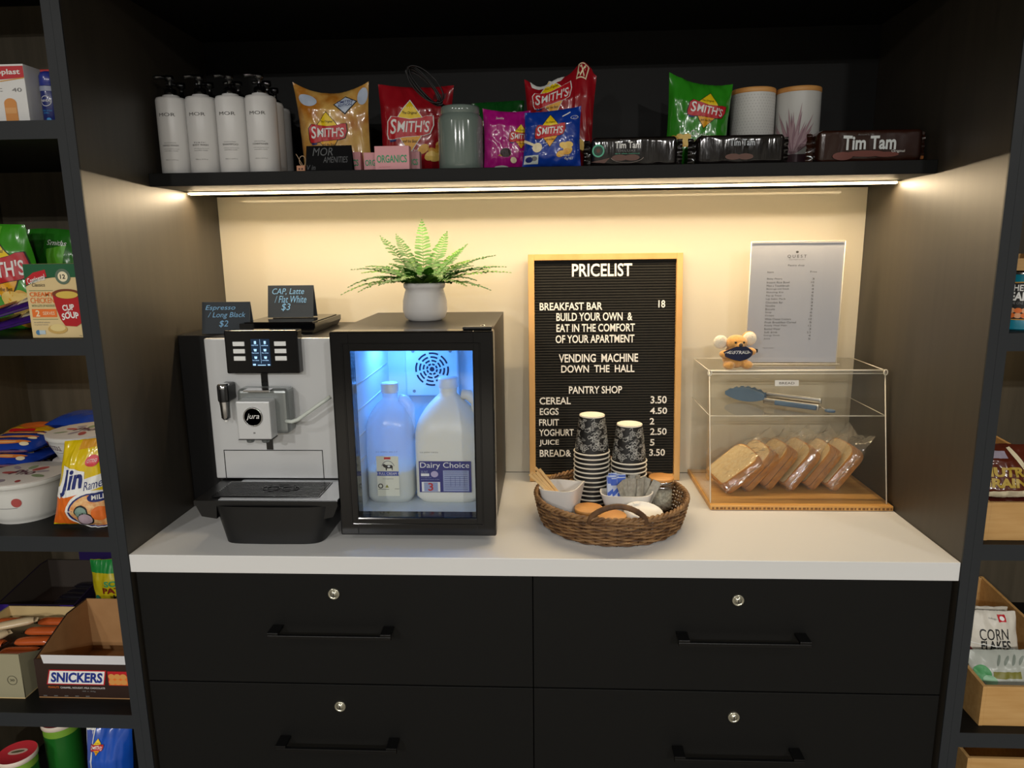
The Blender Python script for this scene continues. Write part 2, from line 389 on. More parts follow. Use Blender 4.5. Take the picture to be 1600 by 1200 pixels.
# control panel
def PN(m, k=1.0140): m.V = [(.0289 + (v[0] - .0289) * k, v[1] + .0205, .593 + (v[2] - .593) * k) for v in m.V]
m = MB(); m.box(-.6375, -.4835, .1495, .1800, .336, .4265, GLOSSB, .003); PN(m); cp = m.build('control_panel', t, world=True)
for i in range(3):
    for x0 in (-.619, -.532):
        m = MB(); z = .4035 - i * .0152; m.box(x0, x0 + .0245, .1462, .1495, z - .0092, z, mat('button_silver', '#f2f4f2', .35), .0008); PN(m); m.build('button', cp, world=True)
m = MB(); m.box(-.5815, -.5425, .1487, .1496, .3525, .4085, mat('screen_dark', '#101820', .2, emit='#16324f', es=.5))
d = Deco(m, flat(0, 0, .1487)); SCR = mat('screen_light', '#a8d0f0', .4, emit='#9cc8f5', es=.9)
for i in range(3):
    for j in range(2):
        x, z = -.5735 + j * .0205, .4005 - i * .0155
        d.poly([(x - .0028, z + .003), (x + .0038, z + .003), (x + .0028, z - .002), (x - .0018, z - .002)] if i else [(x - .001, z + .004), (x + .0035, z + .004), (x + .0035, z - .002), (x - .001, z - .002)], SCR)
        d.text(['espresso', 'coffee', 'latte', 'flat white', 'hot water', 'milk'][i * 2 + j], x - .0065, x + .0075, z - .0062, z - .0038, SCR)
d.rect(-.5622, -.5618, .358, .408, SCR).rect(-.580, -.574, .3535, .357, SCR).rect(-.549, -.544, .3535, .3560, SCR).rect(-.570, -.553, .3535, .3550, SCR)
PN(m); m.build('screen', cp, world=True, label='small lit blue menu screen')
# height-adjustable spout with the round badge
m = MB(); m.box(-.6215, -.514, .150, .1925, .2065, .303, mat('spout_grey', '#8d9291', .3, metal=.5), .008, seg=3); m.box(-.600, -.545, .135, .16, .300, .3035, CHROME)
sp = m.build('spout_block', t, world=True)
m = MB(); m.box(-.6105, -.5395, .116, .151, .2035, .2845, SILVER, .003)
m.box(-.6105, -.5395, .116, .15, .2026, .2036, BLKPL)
for x in (-.592, -.560): m.lathe([(.009, .203), (.0075, .195), (.006, .1935)], mat('spout_grey'), 20, Matrix.Translation((x, .133, 0)))
fc = m.build('spout_cover', sp, world=True)
T = Matrix.Translation((-.575, .1156, .2520)) @ Matrix.Rotation(PI / 2, 4, 'X')
m = MB(); m.lathe([(.0205, 0), (.0200, .0022), (.0180, .0026), (.0175, .001)], CHROME, 40, T, cap1=False); m.lathe([(.0177, .0008), (0, .0008)], GLOSSB, 40, T)
Deco(m, flat(-.575, .2520, .1146)).text('jura', -.0135, .0135, -.007, .007, WPRINT, 1, 0, .3)
m.build('badge', fc, world=True, label='round black badge with chrome ring')
m = MB(); m.box(-.577, -.573, .1150, .1162, .2165, .2195, GREY); m.build('marker', fc, world=True)
m = MB(); m.box(-.664, -.640, .150, .193, .275, .312, BLKPL, .004); T = Matrix.Translation((-.6525, .160, 0))
m.lathe([(.0115, .275), (.0115, .309), (.0100, .3125)], BLKPL, 24, T); m.lathe([(.0118, .303), (.0118, .3118), (.009, .3135)], CHROME, 24, T)
m.lathe([(.006, .236), (.0095, .24), (.0100, .262), (.0112, .276)], CHROME, 24, T); m.lathe([(.0035, .231), (.004, .2365)], WPRINT, 16, T)
m.build('hot_water_spout', t, world=True)
m = MB(); pts = [(-.520, .150, .2345), (-.506, .146, .2345), (-.492, .143, .2395), (-.474, .142, .2520), (-.455, .142, .2650), (-.438, .143, .2765), (-.4215, .150, .287)]
m.tube(pts, .0042, mat('silicone_hose', '#d3dad2', .35), 10); m.build('milk_hose', t, world=True, label='pale milk hose')
# bean hopper lid on top
m = MB(); m.prism([(-.650, .4045), (-.4905, .4045), (-.482, .4185), (-.482, .4285), (-.652, .4285), (-.652, .4185)], .262, .462, GLOSSB); m.box(-.645, -.49, .27, .455, .4285, .4305, GLOSSB, .001)
m.build('bean_lid', t, world=True)

def tent(name, label, x0, x1, y, z, h, lines, tw=.0, lean=.20, rot=0, col='#4a4f54', ink=None):
    """a folded card standing like a tent, writing on its front leaf"""
    w = x1 - x0; t = thing(name, label, 'price sign' if 'price' in name else 'sign', ((x0 + x1) / 2, y, z), rot)
    cm = mat('card_' + col, col, .8, spec=.15); dy = h * lean; m = MB()
    for sg in (-1, 1):
        f = lambda v, o: (0, sg * (dy * (1 - v)) + o, h * v)
        vs = []
        for o in (0, .0012):
            for v in (0, 1):
                for xx in ((-w / 2 - tw * (1 - v)), (w / 2 + tw * (1 - v))): p = f(v, o * sg); vs.append((xx, p[1], p[2]))
        m.add(vs, [(0, 1, 3, 2), (4, 6, 7, 5), (0, 4, 5, 1), (2, 3, 7, 6), (0, 2, 6, 4), (1, 5, 7, 3)], cm)
    m.build('card', t)
    m = MB(); d = Deco(m, lambda u, v, hh: Vector((u, -(dy * (1 - v / h)) - .0016 - hh, v)))
    for (s, a, b, c, e, sl) in lines: d.text(s, a * w / 2, b * w / 2, c * h, e * h, ink, 1, .0, sl)
    m.build('handwriting', t); return t
CHALK = mat('chalk_blue', '#93cdf7', .7); CHW = mat('chalk_white', '#c9ccd0', .7)
tent('price_card', 'folded dark card with blue handwriting, Espresso at 2 dollars, lying lower on the machine top', -.7455, -.6367, .292, .4045, .0700,
     [('Espresso', -.85, .40, .71, .90, .25), ('/ Long Black', -.75, .82, .47, .68, .25), ('$2', -.28, .10, .20, .42, .2)], ink=CHALK, rot=.02)
tent('price_card', 'folded dark card with blue handwriting at 3 dollars, standing on the bean lid', -.6240, -.5160, .372, .4322, .0735,
     [('CAP, Latte', -.80, .60, .70, .91, .25), ('/ Flat White', -.70, .70, .46, .68, .25), ('$3', -.40, .0, .20, .44, .2)], ink=CHALK)

# ------------------------------------------------------------------ small fridge
FX0, FX1, FY0, FY1, FZ0, FZ1 = -.3915, -.079, .112, .478, .018, .4305
t = thing('mini_fridge', 'small black bar fridge with a glass door, glowing blue inside', 'fridge', (-.235, .27, 0))
FR = mat('fridge_black', '#1d1b19', .42, metal=.3); LINER = mat('fridge_liner', '#c9d4dc', .4)
m = MB(); w = .022
for b in [(FX0, FX0 + w, FY0, FY1, FZ0, FZ1), (FX1 - w, FX1, FY0, FY1, FZ0, FZ1), (FX0 + w, FX1 - w, FY0, FY1, FZ0, FZ0 + w), (FX0 + w, FX1 - w, FY0, FY1, FZ1 - w, FZ1), (FX0 + w, FX1 - w, FY1 - w, FY1, FZ0 + w, FZ1 - w)]: m.box(*b, FR)
m.build('cabinet', t, world=True)
e = .0006; m = MB(); a, b, c, dd, f = FX0 + w + e, FX1 - w - e, FY0 + .002, FY1 - w - e, .0015
z0, z1 = FZ0 + w + e, FZ1 - w - e
for q in [(a, a + f, c, dd, z0, z1), (b - f, b, c, dd, z0, z1), (a, b, c, dd, z0, z0 + f), (a, b, c, dd, z1 - f, z1), (a, b, dd - f, dd, z0, z1)]: m.box(*q, LINER)
for zz in (.145, .20, .255, .31): m.tube([(a + .0016, c + .02, zz), (a + .0016, dd - .02, zz)], .0014, LINER, 8)
m.build('liner', t, world=True, label='pale inner lining')
# fan cover at the back of the cabinet
m = MB(); m.box(-.3205, -.189, .436, dd - f, .226, z1 - .003, LINER, .004); d = Deco(m, flat(-.2545, .2945, .436)); DK = mat('vent_dark', '#0c1830', .7)
for r in (.042, .0325, .0235, .0145):
    for k in range(8): d.ring(0, 0, r, r, .0045, DK, 1, 8, k * 45 + 4 + r * 400, k * 45 + 38 + r * 400)
d.ell(0, 0, .006, .006, DK)
for x, z in ((-.046, -.055), (-.046, .045), (.046, .045)): d.ell(x, z, .004, .004, GREY)
m.build('fan_cover', t, world=True)
for x in (FX0 + .02, FX1 - .03):
    for y in (.125, .45): MB().lathe([(.011, .0), (.011, .018)], BLKPL, 16, Matrix.Translation((x, y, .0002))).build('foot', t, world=True)
DX0, DX1, DZ0, DZ1 = -.393, -.0745, .0145, .4320
dr = MB()                                  # door: a moulded frame around the glass
GX0, GX1, GZ0, GZ1 = -.3545, -.1145, .0525, .3945
def bar(x0, x1, z0, z1): dr.box(x0, x1, .0705, .108, z0, z1, GLOSSB, .0035)
bar(DX0, GX0 + .001, DZ0, DZ1); bar(GX1 - .001, DX1, DZ0, DZ1); bar(GX0 - .004, GX1 + .004, GZ1 - .001, DZ1); bar(GX0 - .004, GX1 + .004, DZ0, GZ0 + .001)
for k, (o, y) in enumerate(((.012, .0690), (.003, .0715))):
    for b in [(GX0 - o - .003, GX0 - o, GZ0 - o - .003, GZ1 + o + .003), (GX1 + o, GX1 + o + .003, GZ0 - o - .003, GZ1 + o + .003), (GX0 - o, GX1 + o, GZ1 + o, GZ1 + o + .003), (GX0 - o, GX1 + o, GZ0 - o - .003, GZ0 - o)]:
        dr.box(b[0], b[1], y, .075, b[2], b[3], GLOSSB, .0008)
door = dr.build('door', t, world=True)
MB().box(GX0 - .001, GX1 + .001, .088, .091, GZ0 - .001, GZ1 + .001, clear('fridge_glass', '#fafbfc', .02, .045)).build('door_glass', door, world=True, label='clear glass pane')
m = MB(); m.box(-.128, -.078, .100, .128, .4322, .4365, BLKPL, .001); m.box(-.135, -.078, .085, .104, .4322, .4385, BLKPL, .002); m.lathe([(.004, .4365), (.003, .438)], CHROME, 12, Matrix.Translation((-.098, .120, 0))); m.build('hinge', t, world=True)
m = MB()
for z in (.30, .335, .25): m.lathe([(.0035, 0), (.003, .0015), (0, .0015)], INK, 12, Matrix.Translation((FX1, .13, z)) @ Matrix.Rotation(PI / 2, 4, 'Y'))
m.build('side_screw', t, world=True)

# ------------------------------------------------------------------ milk bottles inside the fridge
def jug(name, label, x, y, z, hw, hd, H, neck, body, milk, level, handle, deco, shd=.5):
    """a plastic milk jug: rounded square body, sloping shoulder, screw neck and cap, grip at the side"""
    t = thing(name, label, 'milk bottle', (x, y, z))
    def prof(v, s=1):
        k = v * H
        sh = shd * H; 
        if k < .012: return .86 + .14 * (k / .012)
        if k < sh: return 1
        q = min(1, (k - sh) / (H * .93 - sh)); return (1 - q ** 2.0) * (1 - neck / hw) + neck / hw
    def sec(inset, top):
        def fn(u, v):
            v2 = v * top; r = prof(v2); a = 2 * PI * u; pw = 5 - 3 * max(0, min(1, (v2 - .5) / .4)); c, q = math.cos(a), math.sin(a)
            c, q = math.copysign(abs(c) ** (2 / pw), c), math.copysign(abs(q) ** (2 / pw), q)
            rx = hw * r - inset; ry = min(hd * max(r, .0), hd) - inset
            if r * hw <= neck * 1.02: ry = rx
            else: ry = (hd - neck) * (r - neck / hw) / (1 - neck / hw) + neck - inset
            return (rx * c, ry * q, .0005 + inset + v2 * H * .93)
        return fn
    m = MB(); m.grid(sec(0, 1), 56, 44, body, cu=True); f0 = sec(0, 1); m.add([f0(k / 56, 0) for k in range(56)], [list(range(56))[::-1]], body)
    b = m.build('bottle', t)
    if milk is not None:
        m = MB(); f1 = sec(.0018, level); m.grid(f1, 48, 30, milk, cu=True); m.add([f1(k / 48, 1) for k in range(48)], [list(range(48))], milk); m.add([f1(k / 48, 0) for k in range(48)], [list(range(48))[::-1]], milk); m.build('milk', t, label='cream coloured milk')
    if handle:
        m = MB(); sx = hw
        m.tube([(sx * .42, 0, H * .86), (sx * .62, -.002, H * .855), (sx * .84, -.004, H * .80), (sx * .85, -.005, H * .70), (sx * .83, -.004, H * .60), (sx * .80, -.002, H * .53)], [.011, .012, .012, .011, .0115, .014], body, 14); m.build('handle', t)
    m = MB(); zc = H * .92; m.lathe([(neck * 1.10, zc), (neck * 1.14, zc + .002), (neck * 1.14, H - .002), (neck * 1.04, H), (0, H)], mat('milk_cap', '#dfe9f2', .4), 32); m.build('cap', t)
    m = MB(); d = Deco(m, lambda u, v, h: Vector((u, -hd - .0006 - h - .0 * u, v)), None); deco(d); m.build('label', t); return t
MILKB = clear('milk_jug_clear', '#eaf2fb', .25, .06, haze=.55, hazecol='#eef3f6')
MILKW = mat('milk_jug_full', '#e9e8dc', .35, sub=.2); MILK = mat('milk', '#efe9cf', .4)
def lab1(d):
    LB = mat('milk_label_cream', '#e6e6d2', .5); d.rect(-.025, .023, .018, .108, LB, 0)
    d.rect(-.008, .006, .101, .106, RED); d.ring(0, .080, .015, .018, .0012, GREY, 1, 16, 20, 160); NB = mat('label_blue', '#2c44a0', .5)
    d.poly([(-.012, .088), (-.009, .091), (-.004, .0885), (.008, .0885), (.0105, .086), (.0098, .077), (.008, .077), (.008, .081), (-.002, .081), (-.003, .076), (-.005, .076), (-.0055, .082), (-.009, .0835)], INK, 2).ell(.002, .0855, .003, .002, WPRINT, 3, 10)
    d.poly([(-.025, .064), (.023, .064), (.0215, .069), (.023, .074), (-.025, .074), (-.0235, .069)], NB, 1).text('FULL CREAM', -.020, .018, .0662, .0718, WPRINT, 2)
    d.text('homogenised', -.012, .010, .0555, .059, GREY, 1).ring(-.018, .041, .0055, .0055, .002, INK, 1).poly([(-.008, .0375), (0, .0375), (-.004, .0445)], mat('label_olive', '#8c8a2c', .5)).line([(-.023, .0335), (.0, .0335)], .0008, INK).line([(.013, .0345), (.022, .0345)], .0008, INK)
    d.text('01 JAN 20:17', -.025, .022, .1155, .1190, GREY, 1)
def lab2(d):
    NB = mat('label_navy', '#1b2278', .5); LG = mat('label_pale', '#9aa6c8', .5); d.rect(-.060, .053, .026, .096, NB, 0)
    d.text('Dairy Choice', -.057, .049, .0775, .0935, WPRINT, 1).rect(-.008, .048, .0285, .0755, LG, 1)
    for k in range(9): d.line([(-.005, .072 - k * .0048), (.045, .072 - k * .0048)], .0008, NB, 2)
    for k in range(4): d.line([(.008 + k * .010, .040), (.008 + k * .010, .062)], .0006, NB, 2)
    d.text('2% FAT', -.056, -.041, .0695, .0745, LG, 1).rect(-.056, -.038, .0625, .0685, WPRINT, 1).ell(-.0265, .067, .008, .007, mat('label_mauve', '#b9aed0', .5), 1)
    d.text('homogenised', -.056, -.034, .0580, .0605, LG, 1).text('pasteurised milk', -.056, -.016, .0535, .0560, LG, 1)
    d.rect(-.055, -.015, .0275, .0495, WPRINT, 1).rect(-.050, -.020, .0285, .0485, LG, 2).text('3', -.041, -.030, .0295, .0475, RED, 3, .02); d.text('12 JAN 14:21', -.056, -.018, .1135, .1170, GREY, 0)
jug('milk_bottle', 'half empty clear plastic milk bottle with a small cow label in the fridge', -.3142, .2265, .0425, .0510, .050, .259, .0165, MILKB, MILK, .29, True, lab1, .68)
jug('milk_bottle', 'full white milk bottle with a wide navy label and grip hole in the fridge', -.1880, .240, .0425, .072, .060, .268, .0195, MILKW, None, 0, True, lab2, .58)

# ------------------------------------------------------------------ fern in its pot
random.seed(7)
t = thing('potted_fern', 'small green fern in a rounded white pot on top of the fridge', 'potted plant', (-.2425, .298, .4310))
POT = mat('pot_white', '#d9d6d2', .45)
m = MB(); m.lathe([(.036, 0), (.0445, .006), (.0495, .022), (.0485, .042), (.0440, .060), (.0415, .068), (.0450, .0715), (.0462, .0765), (.0450, .0815), (.0415, .0825), (.0395, .078), (.039, .060)], POT, 48, cap1=False); m.build('pot', t)
m = MB(); m.lathe([(.0395, .070), (.02, .074), (0, .075)], mat('soil', '#2c2016', .9), 30, cap0=False); m.build('soil', t)
LEAF = [mat('fern_leaf', '#39701a', .5, spec=.25, noise_=(70, '#265410', .35, .7), sub=.0), mat('fern_leaf_light', '#5c8c24', .5, spec=.25, noise_=(60, '#437418', .3, .7)), mat('fern_leaf_dark', '#204812', .55, spec=.25, noise_=(60, '#2e5c16', .3, .7))]
def frond(az, L, rise, droop, mi):
    m = MB(); n = 21; ca, sa = math.cos(az), math.sin(az); P = []
    for i in range(n + 1):
        q = i / n; r = L * (math.sin(rise) * q * .55 + math.cos(rise) * q) ; z = L * (math.sin(rise) * q - droop * q * q)
        P.append(Vector((ca * (.012 + r * math.cos(rise * .35)), sa * (.012 + r * math.cos(rise * .35)), .075 + z)))
    m.tube(P, [.0010 * (1 - .75 * i / n) for i in range(n + 1)], LEAF[mi], 5)
    for i in range(3, n + 1):
        q = i / n; t_ = (P[i] - P[i - 1]).normalized(); side = t_.cross(Vector((0, 0, 1)))
        side = side.normalized() if side.length > .05 else Vector((-sa, ca, 0)); up = side.cross(t_).normalized()
        ll = .0195 * (math.sin(PI * min(1, .16 + q * .86)) ** .7) * (L / .15) ** .5 + .0015
        for sg in (-1, 1):
            jt = random.uniform(-.2, .2); d = (side * sg + t_ * (.35 + jt * .5) + up * (.10 + jt)).normalized(); w = t_ * .0044 * (.55 + .45 * (1 - q)); b = P[i] - t_ * random.uniform(0, .002)
            m.add([b - w * .5, b + d * ll * .45 - w * .95 + up * .001, b + d * ll * .86 - w * .8 - up * ll * .06, b + d * ll + t_ * .001 - up * ll * .12, b + d * ll * .86 + w * .8 - up * ll * .06, b + d * ll * .5 + w * .95 + up * .001, b + w * .6, b + d * ll * .5 + up * .0016], [(0, 1, 7), (1, 2, 7), (2, 3, 4), (2, 4, 7), (4, 5, 7), (5, 6, 7), (6, 0, 7)], LEAF[mi], True)
    m.build('frond', t)
for a, L, r, dr, mi in [(172, .150, .55, .55, 0), (160, .135, .85, .45, 0), (140, .150, 1.02, .12, 2), (128, .140, 1.15, .10, 2), (100, .165, 1.25, .06, 0), (75, .150, 1.15, .12, 0), (55, .125, 1.0, .2, 1),
                     (25, .150, .80, .30, 2), (12, .155, .62, .34, 0), (2, .160, .48, .30, 1), (-12, .125, .35, .42, 0), (-35, .10, .55, .5, 1), (-60, .095, .8, .5, 1), (-85, .09, .85, .5, 2), (-105, .095, .75, .5, 1), (-130, .10, .6, .5, 0), (-152, .12, .50, .55, 1), (190, .150, .40, .50, 1),
                     (200, .135, .75, .4, 0), (40, .12, 1.1, .15, 0), (115, .11, .95, .3, 1), (-20, .13, .7, .35, 2), (150, .11, .6, .5, 1), (85, .115, .9, .3, 2), (-70, .07, 1.1, .3, 0), (-115, .07, 1.1, .3, 2), (165, .13, .68, .42, 1), (20, .125, .7, .40, 1), (135, .12, .82, .35, 0), (45, .115, .85, .3, 1), (178, .10, .9, .4, 2), (5, .10, .95, .4, 2), (-165, .11, .62, .45, 0), (-25, .11, .6, .45, 0)]:
    frond(math.radians(a), L, r, dr, mi)

# ------------------------------------------------------------------ letter board
BW, BH, AL = .3795, .5690, math.atan2(.0445, .5655)
t = thing('letter_board', 'wood framed black letter board headed PRICELIST leaning on the splashback', 'price board', (-.0165, .4620, .0006), math.radians(2.2))
TB = Matrix.Rotation(-AL, 4, 'X'); FW = .0150
FRW = mat('oak_frame', '#cf9c58', .45, noise_=(8, '#dcae6c', .3, .7), stretch=(3, 3, 1)); FELT = mat('black_felt', '#1d1b16', .9)
m = MB()
for b in [(0, FW, 0, BH), (BW - FW, BW, 0, BH), (FW, BW - FW, 0, FW), (FW, BW - FW, BH - FW, BH)]: m.box(b[0], b[1], -.014, .006, b[2], b[3], FRW, .0008, TB)
m.build('frame', t)
m = MB(); n = 80; z0, z1 = FW, BH - FW; pitch = (z1 - z0) / n; pr = []
for k in range(n):
    z = z0 + k * pitch; pr += [(-.0005, z), (-.0005, z + pitch * .28), (-.0042, z + pitch * .30), (-.0050, z + pitch * .64), (-.0042, z + pitch * .98)]
vs = []
for y, z in pr: vs += [(FW, y, z), (BW - FW, y, z)]
m.add(vs, [(2 * i, 2 * i + 1, 2 * i + 3, 2 * i + 2) for i in range(len(pr) - 1)], FELT, False, TB); m.box(FW, BW - FW, .0, .004, z0, z1, FELT, 0, TB); m.build('felt_panel', t)
LET = mat('letter_white', '#f3efe6', .45)
for s, xa, xb, ya, yb in [('PRICELIST', 894.5, 987.8, 413, 432.5), ('BREAKFAST BAR', 844.3, 942.3, 471, 482.7), ('18', 1029.8, 1040.3, 469, 480.3), ('BUILD YOUR OWN  &', 870.5, 989.5, 486.6, 499), ('EAT IN THE COMFORT', 870.7, 993.7, 503.7, 515.8),
        ('OF YOUR APARTMENT', 869.5, 993.2, 520.5, 532.8), ('VENDING  MACHINE', 874.7, 999.5, 549.6, 562.5), ('DOWN  THE  HALL', 878.6, 994.1, 566.7, 578.3), ('PANTRY SHOP', 891, 975, 599.3, 611), ('CEREAL', 844.3, 894, 616, 627.3), ('3.50', 1020.5, 1046, 615.7, 627.3),
        ('EGGS', 844.8, 874.7, 633, 643.7), ('4.50', 1020, 1047, 633.6, 643.7), ('FRUIT', 843.8, 875.4, 650.2, 660.6), ('2', 1019.8, 1027, 649.8, 660), ('YOGHURT', 843.8, 899, 666, 676.7), ('2.50', 1020.8, 1047, 665.8, 676.5), ('JUICE', 844, 875.4, 682.5, 693), ('5', 1020.8, 1028, 683, 693.5), ('BREAD&', 844.8, 895, 698.5, 709.6), ('3.50', 1020, 1045, 698.7, 709.6)]:
    # measured in millimetres of the board: across from its left edge, up from its foot
    f = lambda x, y: ((x - 826 - (y - 400) * .0086) / 239.5 * BW, (1 - (y - 398.5) / 349.0) * BH)
    (ua, va), (ub, vb) = f(xa, yb), f(xb, ya); m = MB(); d = Deco(m, lambda u, v, h: TB @ Vector((u, -.0062 - h, v)))
    d.text(s, ua, ub, va, vb, LET, 0, .018); m.build('lettering', t)

# ------------------------------------------------------------------ wicker basket
BXC, BYC = .166, .203
t = thing('wicker_tray', 'round brown wicker tray holding cups, sachets and lids on the counter', 'basket', (BXC, BYC, .0003))
WK = mat('wicker_brown', '#6a4a2c', .55, noise_=(45, '#a07a4e', .35, .7)); WK2 = mat('wicker_dark', '#4a311c', .6, noise_=(45, '#745232', .35, .7))
rad = lambda z: .145 + .018 * (z / .06) ** .6
m = MB(); NS = 44
for k in range(15):
    z = .003 + k * .0039; pts = []
    for i in range(NS * 4):
        a = 2 * PI * i / (NS * 4); pts.append(((rad(z) + .0026 * math.cos(NS * a / 2 * 1 + (k % 2) * PI)) * math.cos(a), (rad(z) + .0026 * math.cos(NS * a / 2 + (k % 2) * PI)) * math.sin(a), z + .0005 * math.sin(a * 7 + k)))
    m.tube(pts, .0022, WK if k % 3 else WK2, 6, True)
for i in range(NS):
    a = 2 * PI * i / NS; m.tube([(rad(z) * math.cos(a), rad(z) * math.sin(a), z) for z in (.001, .02, .04, .058)], .0017, WK2, 5)
m.build('woven_wall', t)
m = MB()
for ph in (0, PI):
    m.tube([((.162 + .0028 * math.cos(40 * a + ph)) * math.cos(a), (.162 + .0028 * math.cos(40 * a + ph)) * math.sin(a), .0612 + .0028 * math.sin(40 * a + ph)) for a in [2 * PI * i / 320 for i in range(320)]], .0033, WK, 6, True)
    m.tube([((.145 + .002 * math.cos(36 * a + ph)) * math.cos(a), (.145 + .002 * math.cos(36 * a + ph)) * math.sin(a), .0045 + .002 * math.sin(36 * a + ph)) for a in [2 * PI * i / 288 for i in range(288)]], .0026, WK2, 6, True)
m.build('rim', t)
m = MB(); m.lathe([(.137, .0015), (.137, .0065), (0, .0065)], mat('wicker_base', '#6d4021', .7, noise_=(60, '#4a2a15', .3, .7)), 48); m.build('base', t)
for s in (-1, 1):
    m = MB(); pts = []
    for i in range(25):
        q = i / 24; a = s * PI / 2 + (q - .5) * (.70); pts.append((.163 * math.cos(a), .163 * math.sin(a), .060 + .031 * math.sin(PI * q) ** .75 if 0 < q < 1 else .052))
    m.tube(pts, .0056, WK2, 10)
    for ph in (0, PI): m.tube([(p[0] + .0052 * math.cos(i * 2.1 + ph), p[1], p[2] + .0052 * math.sin(i * 2.1 + ph)) for i, p in enumerate(pts)], .0018, WK, 5)
    m.build('handle', t)
BZ = .0068
# paper cups, nested upside down
CUPB = mat('cup_black_print', '#191817', .5)
def cup_print(d, seed):
    r = random.Random(seed); L = lambda: mat('cup_sketch_grey', '#bdbcb5', .6)
    for k in range(260):
        u, v = r.uniform(-.088, .088), r.uniform(.010, .078); q = r.random(); s = r.uniform(.003, .0065)
        if q < .3: d.ring(u, v, s, s * r.uniform(.6, 1), .0009, L(), 1, 14)
        elif q < .5: d.ring(u, v, s, s, .0009, L(), 1, 8, r.uniform(0, 180), r.uniform(200, 360)); d.line([(u, v), (u + s, v + s * .4)], .0009, L())
        elif q < .75: a = r.uniform(0, PI); d.line([(u, v), (u + 1.6 * s * math.cos(a), v + 1.6 * s * math.sin(a)), (u + 2 * s * math.cos(a + .7), v + s * math.sin(a + .7))], .0009, L())
        else: d.text(r.choice(['coffee', 'NOW', 'CUP', 'hot']), u - s, u + s, v, v + s * .6, L(), 1, rot=r.uniform(-.5, .5))
def make_cup(x, y, z, label, group, printed):
    t = thing('paper_cup', label, 'paper cup', (x, y, z), group=group); H = .0865; rr = lambda q: .0385 - .0105 * q / H
    m = MB(); m.lathe([(rr(.003), .003), (rr(H - .003), H - .003), (rr(H), H)], CUPB, 44, cap0=False, cap1=False); m.lathe([(rr(0) - .001, .003), (rr(H) - .0012, H - .006)], WPRINT, 44, cap0=False, cap1=False)
    if printed: cup_print(Deco(m, barrel(.034, rz=lambda v: rr(v)), .004), 5)
    m.build('cup_wall', t)
    m = MB(); m.tube([(.0395 * math.cos(2 * PI * k / 44), .0395 * math.sin(2 * PI * k / 44), .0022) for k in range(44)], .0018, mat('cup_paper', '#f2ead8', .6), 8, True); m.build('rolled_rim', t)
    m = MB(); m.lathe([(rr(H) + .0003, H - .0035), (rr(H) + .0005, H - .0006), (rr(H) - .002, H), (rr(H) - .004, H - .0005), (0, H - .0005)], MATS['cup_paper'], 44, cap0=False); m.build('base', t); return t
for (x, y, n, top, gl, ph) in ((.1290, .2830, 12, .2170, 'nested paper cups in the taller stack', 'taller'), (.2130, .2830, 10, .1960, 'nested paper cups in the shorter stack', 'shorter')):
    first = make_cup(x, y, top - .0865, 'patterned black paper cup, topmost of the %s upturned stack' % ph, gl, True); under = None
    for k in range(1, n):
        z = top - .0865 - k * .01055
        if z < BZ: break
        lb = 'upturned paper cup showing a white rim in the %s stack' % ph
        if under is None: under = make_cup(x, y, z, lb, gl, False)
        else: dup(under, (x, y, z), label=lb)
# white scooped bowls
CER = mat('white_ceramic', '#dcdad6', .3)
def scoop(name, label, x, y, rz, a, b, h, ka, kb):
    t = thing(name, label, 'bowl', (x, y, BZ), rz)
    def sec(s, o):
        def fn(u, v):
            an = 2 * PI * u; c, q = math.cos(an), math.sin(an); c, q = math.copysign(abs(c) ** .5, c), math.copysign(abs(q) ** .5, q)
            k = .60 + .40 * v ** .8; z = (h + ka * c * abs(c) + kb * (q * q) * (1 if q > 0 else .8)) * v
            return ((a * k - o) * c, (b * k - o) * q, max(o, z) if v < .02 else z + (o if v < .5 else 0))
        return fn
    m = MB(); f0, f1 = sec(0, 0), sec(1, .0028); m.grid(f0, 56, 14, CER, cu=True); m.grid(f1, 56, 14, CER, cu=True)
    n = 56; m.add([f0(k / n, 1) for k in range(n)] + [f1(k / n, 1) for k in range(n)], [(k, (k + 1) % n, n + (k + 1) % n, n + k) for k in range(n)], CER, True)
    m.add([f0(k / n, 0) for k in range(n)], [list(range(n))[::-1]], CER); m.add([f1(k / n, 0) for k in range(n)], [list(range(n))], CER); m.build('bowl', t); return t
scoop('stick_bowl', 'white scooped ceramic bowl holding wooden stirrers in the wicker tray', .0600, .190, -.35, .045, .042, .080, .004, -.006)
scoop('sachet_bowl', 'white scooped ceramic bowl full of sugar sachets in the wicker tray', .2000, .2065, -.08, .057, .030, .059, .002, -.006)
STW = mat('birch', '#e3bf86', .6, noise_=(20, '#d6ab6c', .3, .7))
stick = None
for i, (dx, dy, tx, ty) in enumerate([(.012, -.006, -.72, .05), (.014, -.002, -.68, .08), (.010, .002, -.76, .0), (.016, .004, -.63, .1), (.013, .008, -.70, -.05), (.009, -.010, -.8, .03)]):
    T = Matrix.Rotation(tx, 4, 'Y') @ Matrix.Rotation(ty, 4, 'X')
    loc = (.0600 + dx, .184 + dy, BZ + .024 + i * .0012)
    if stick is None: stick = MB().box(-.0028, .0028, -.0007, .0007, 0, .110, STW, .0004).build('wooden_stirrer', loc=loc, label='pale wooden stirrer standing in the white bowl', cat='stirrer', group='wooden stirrers in the bowl')
    else: stick = dup(stick, loc)
    stick.rotation_euler = T.to_euler()
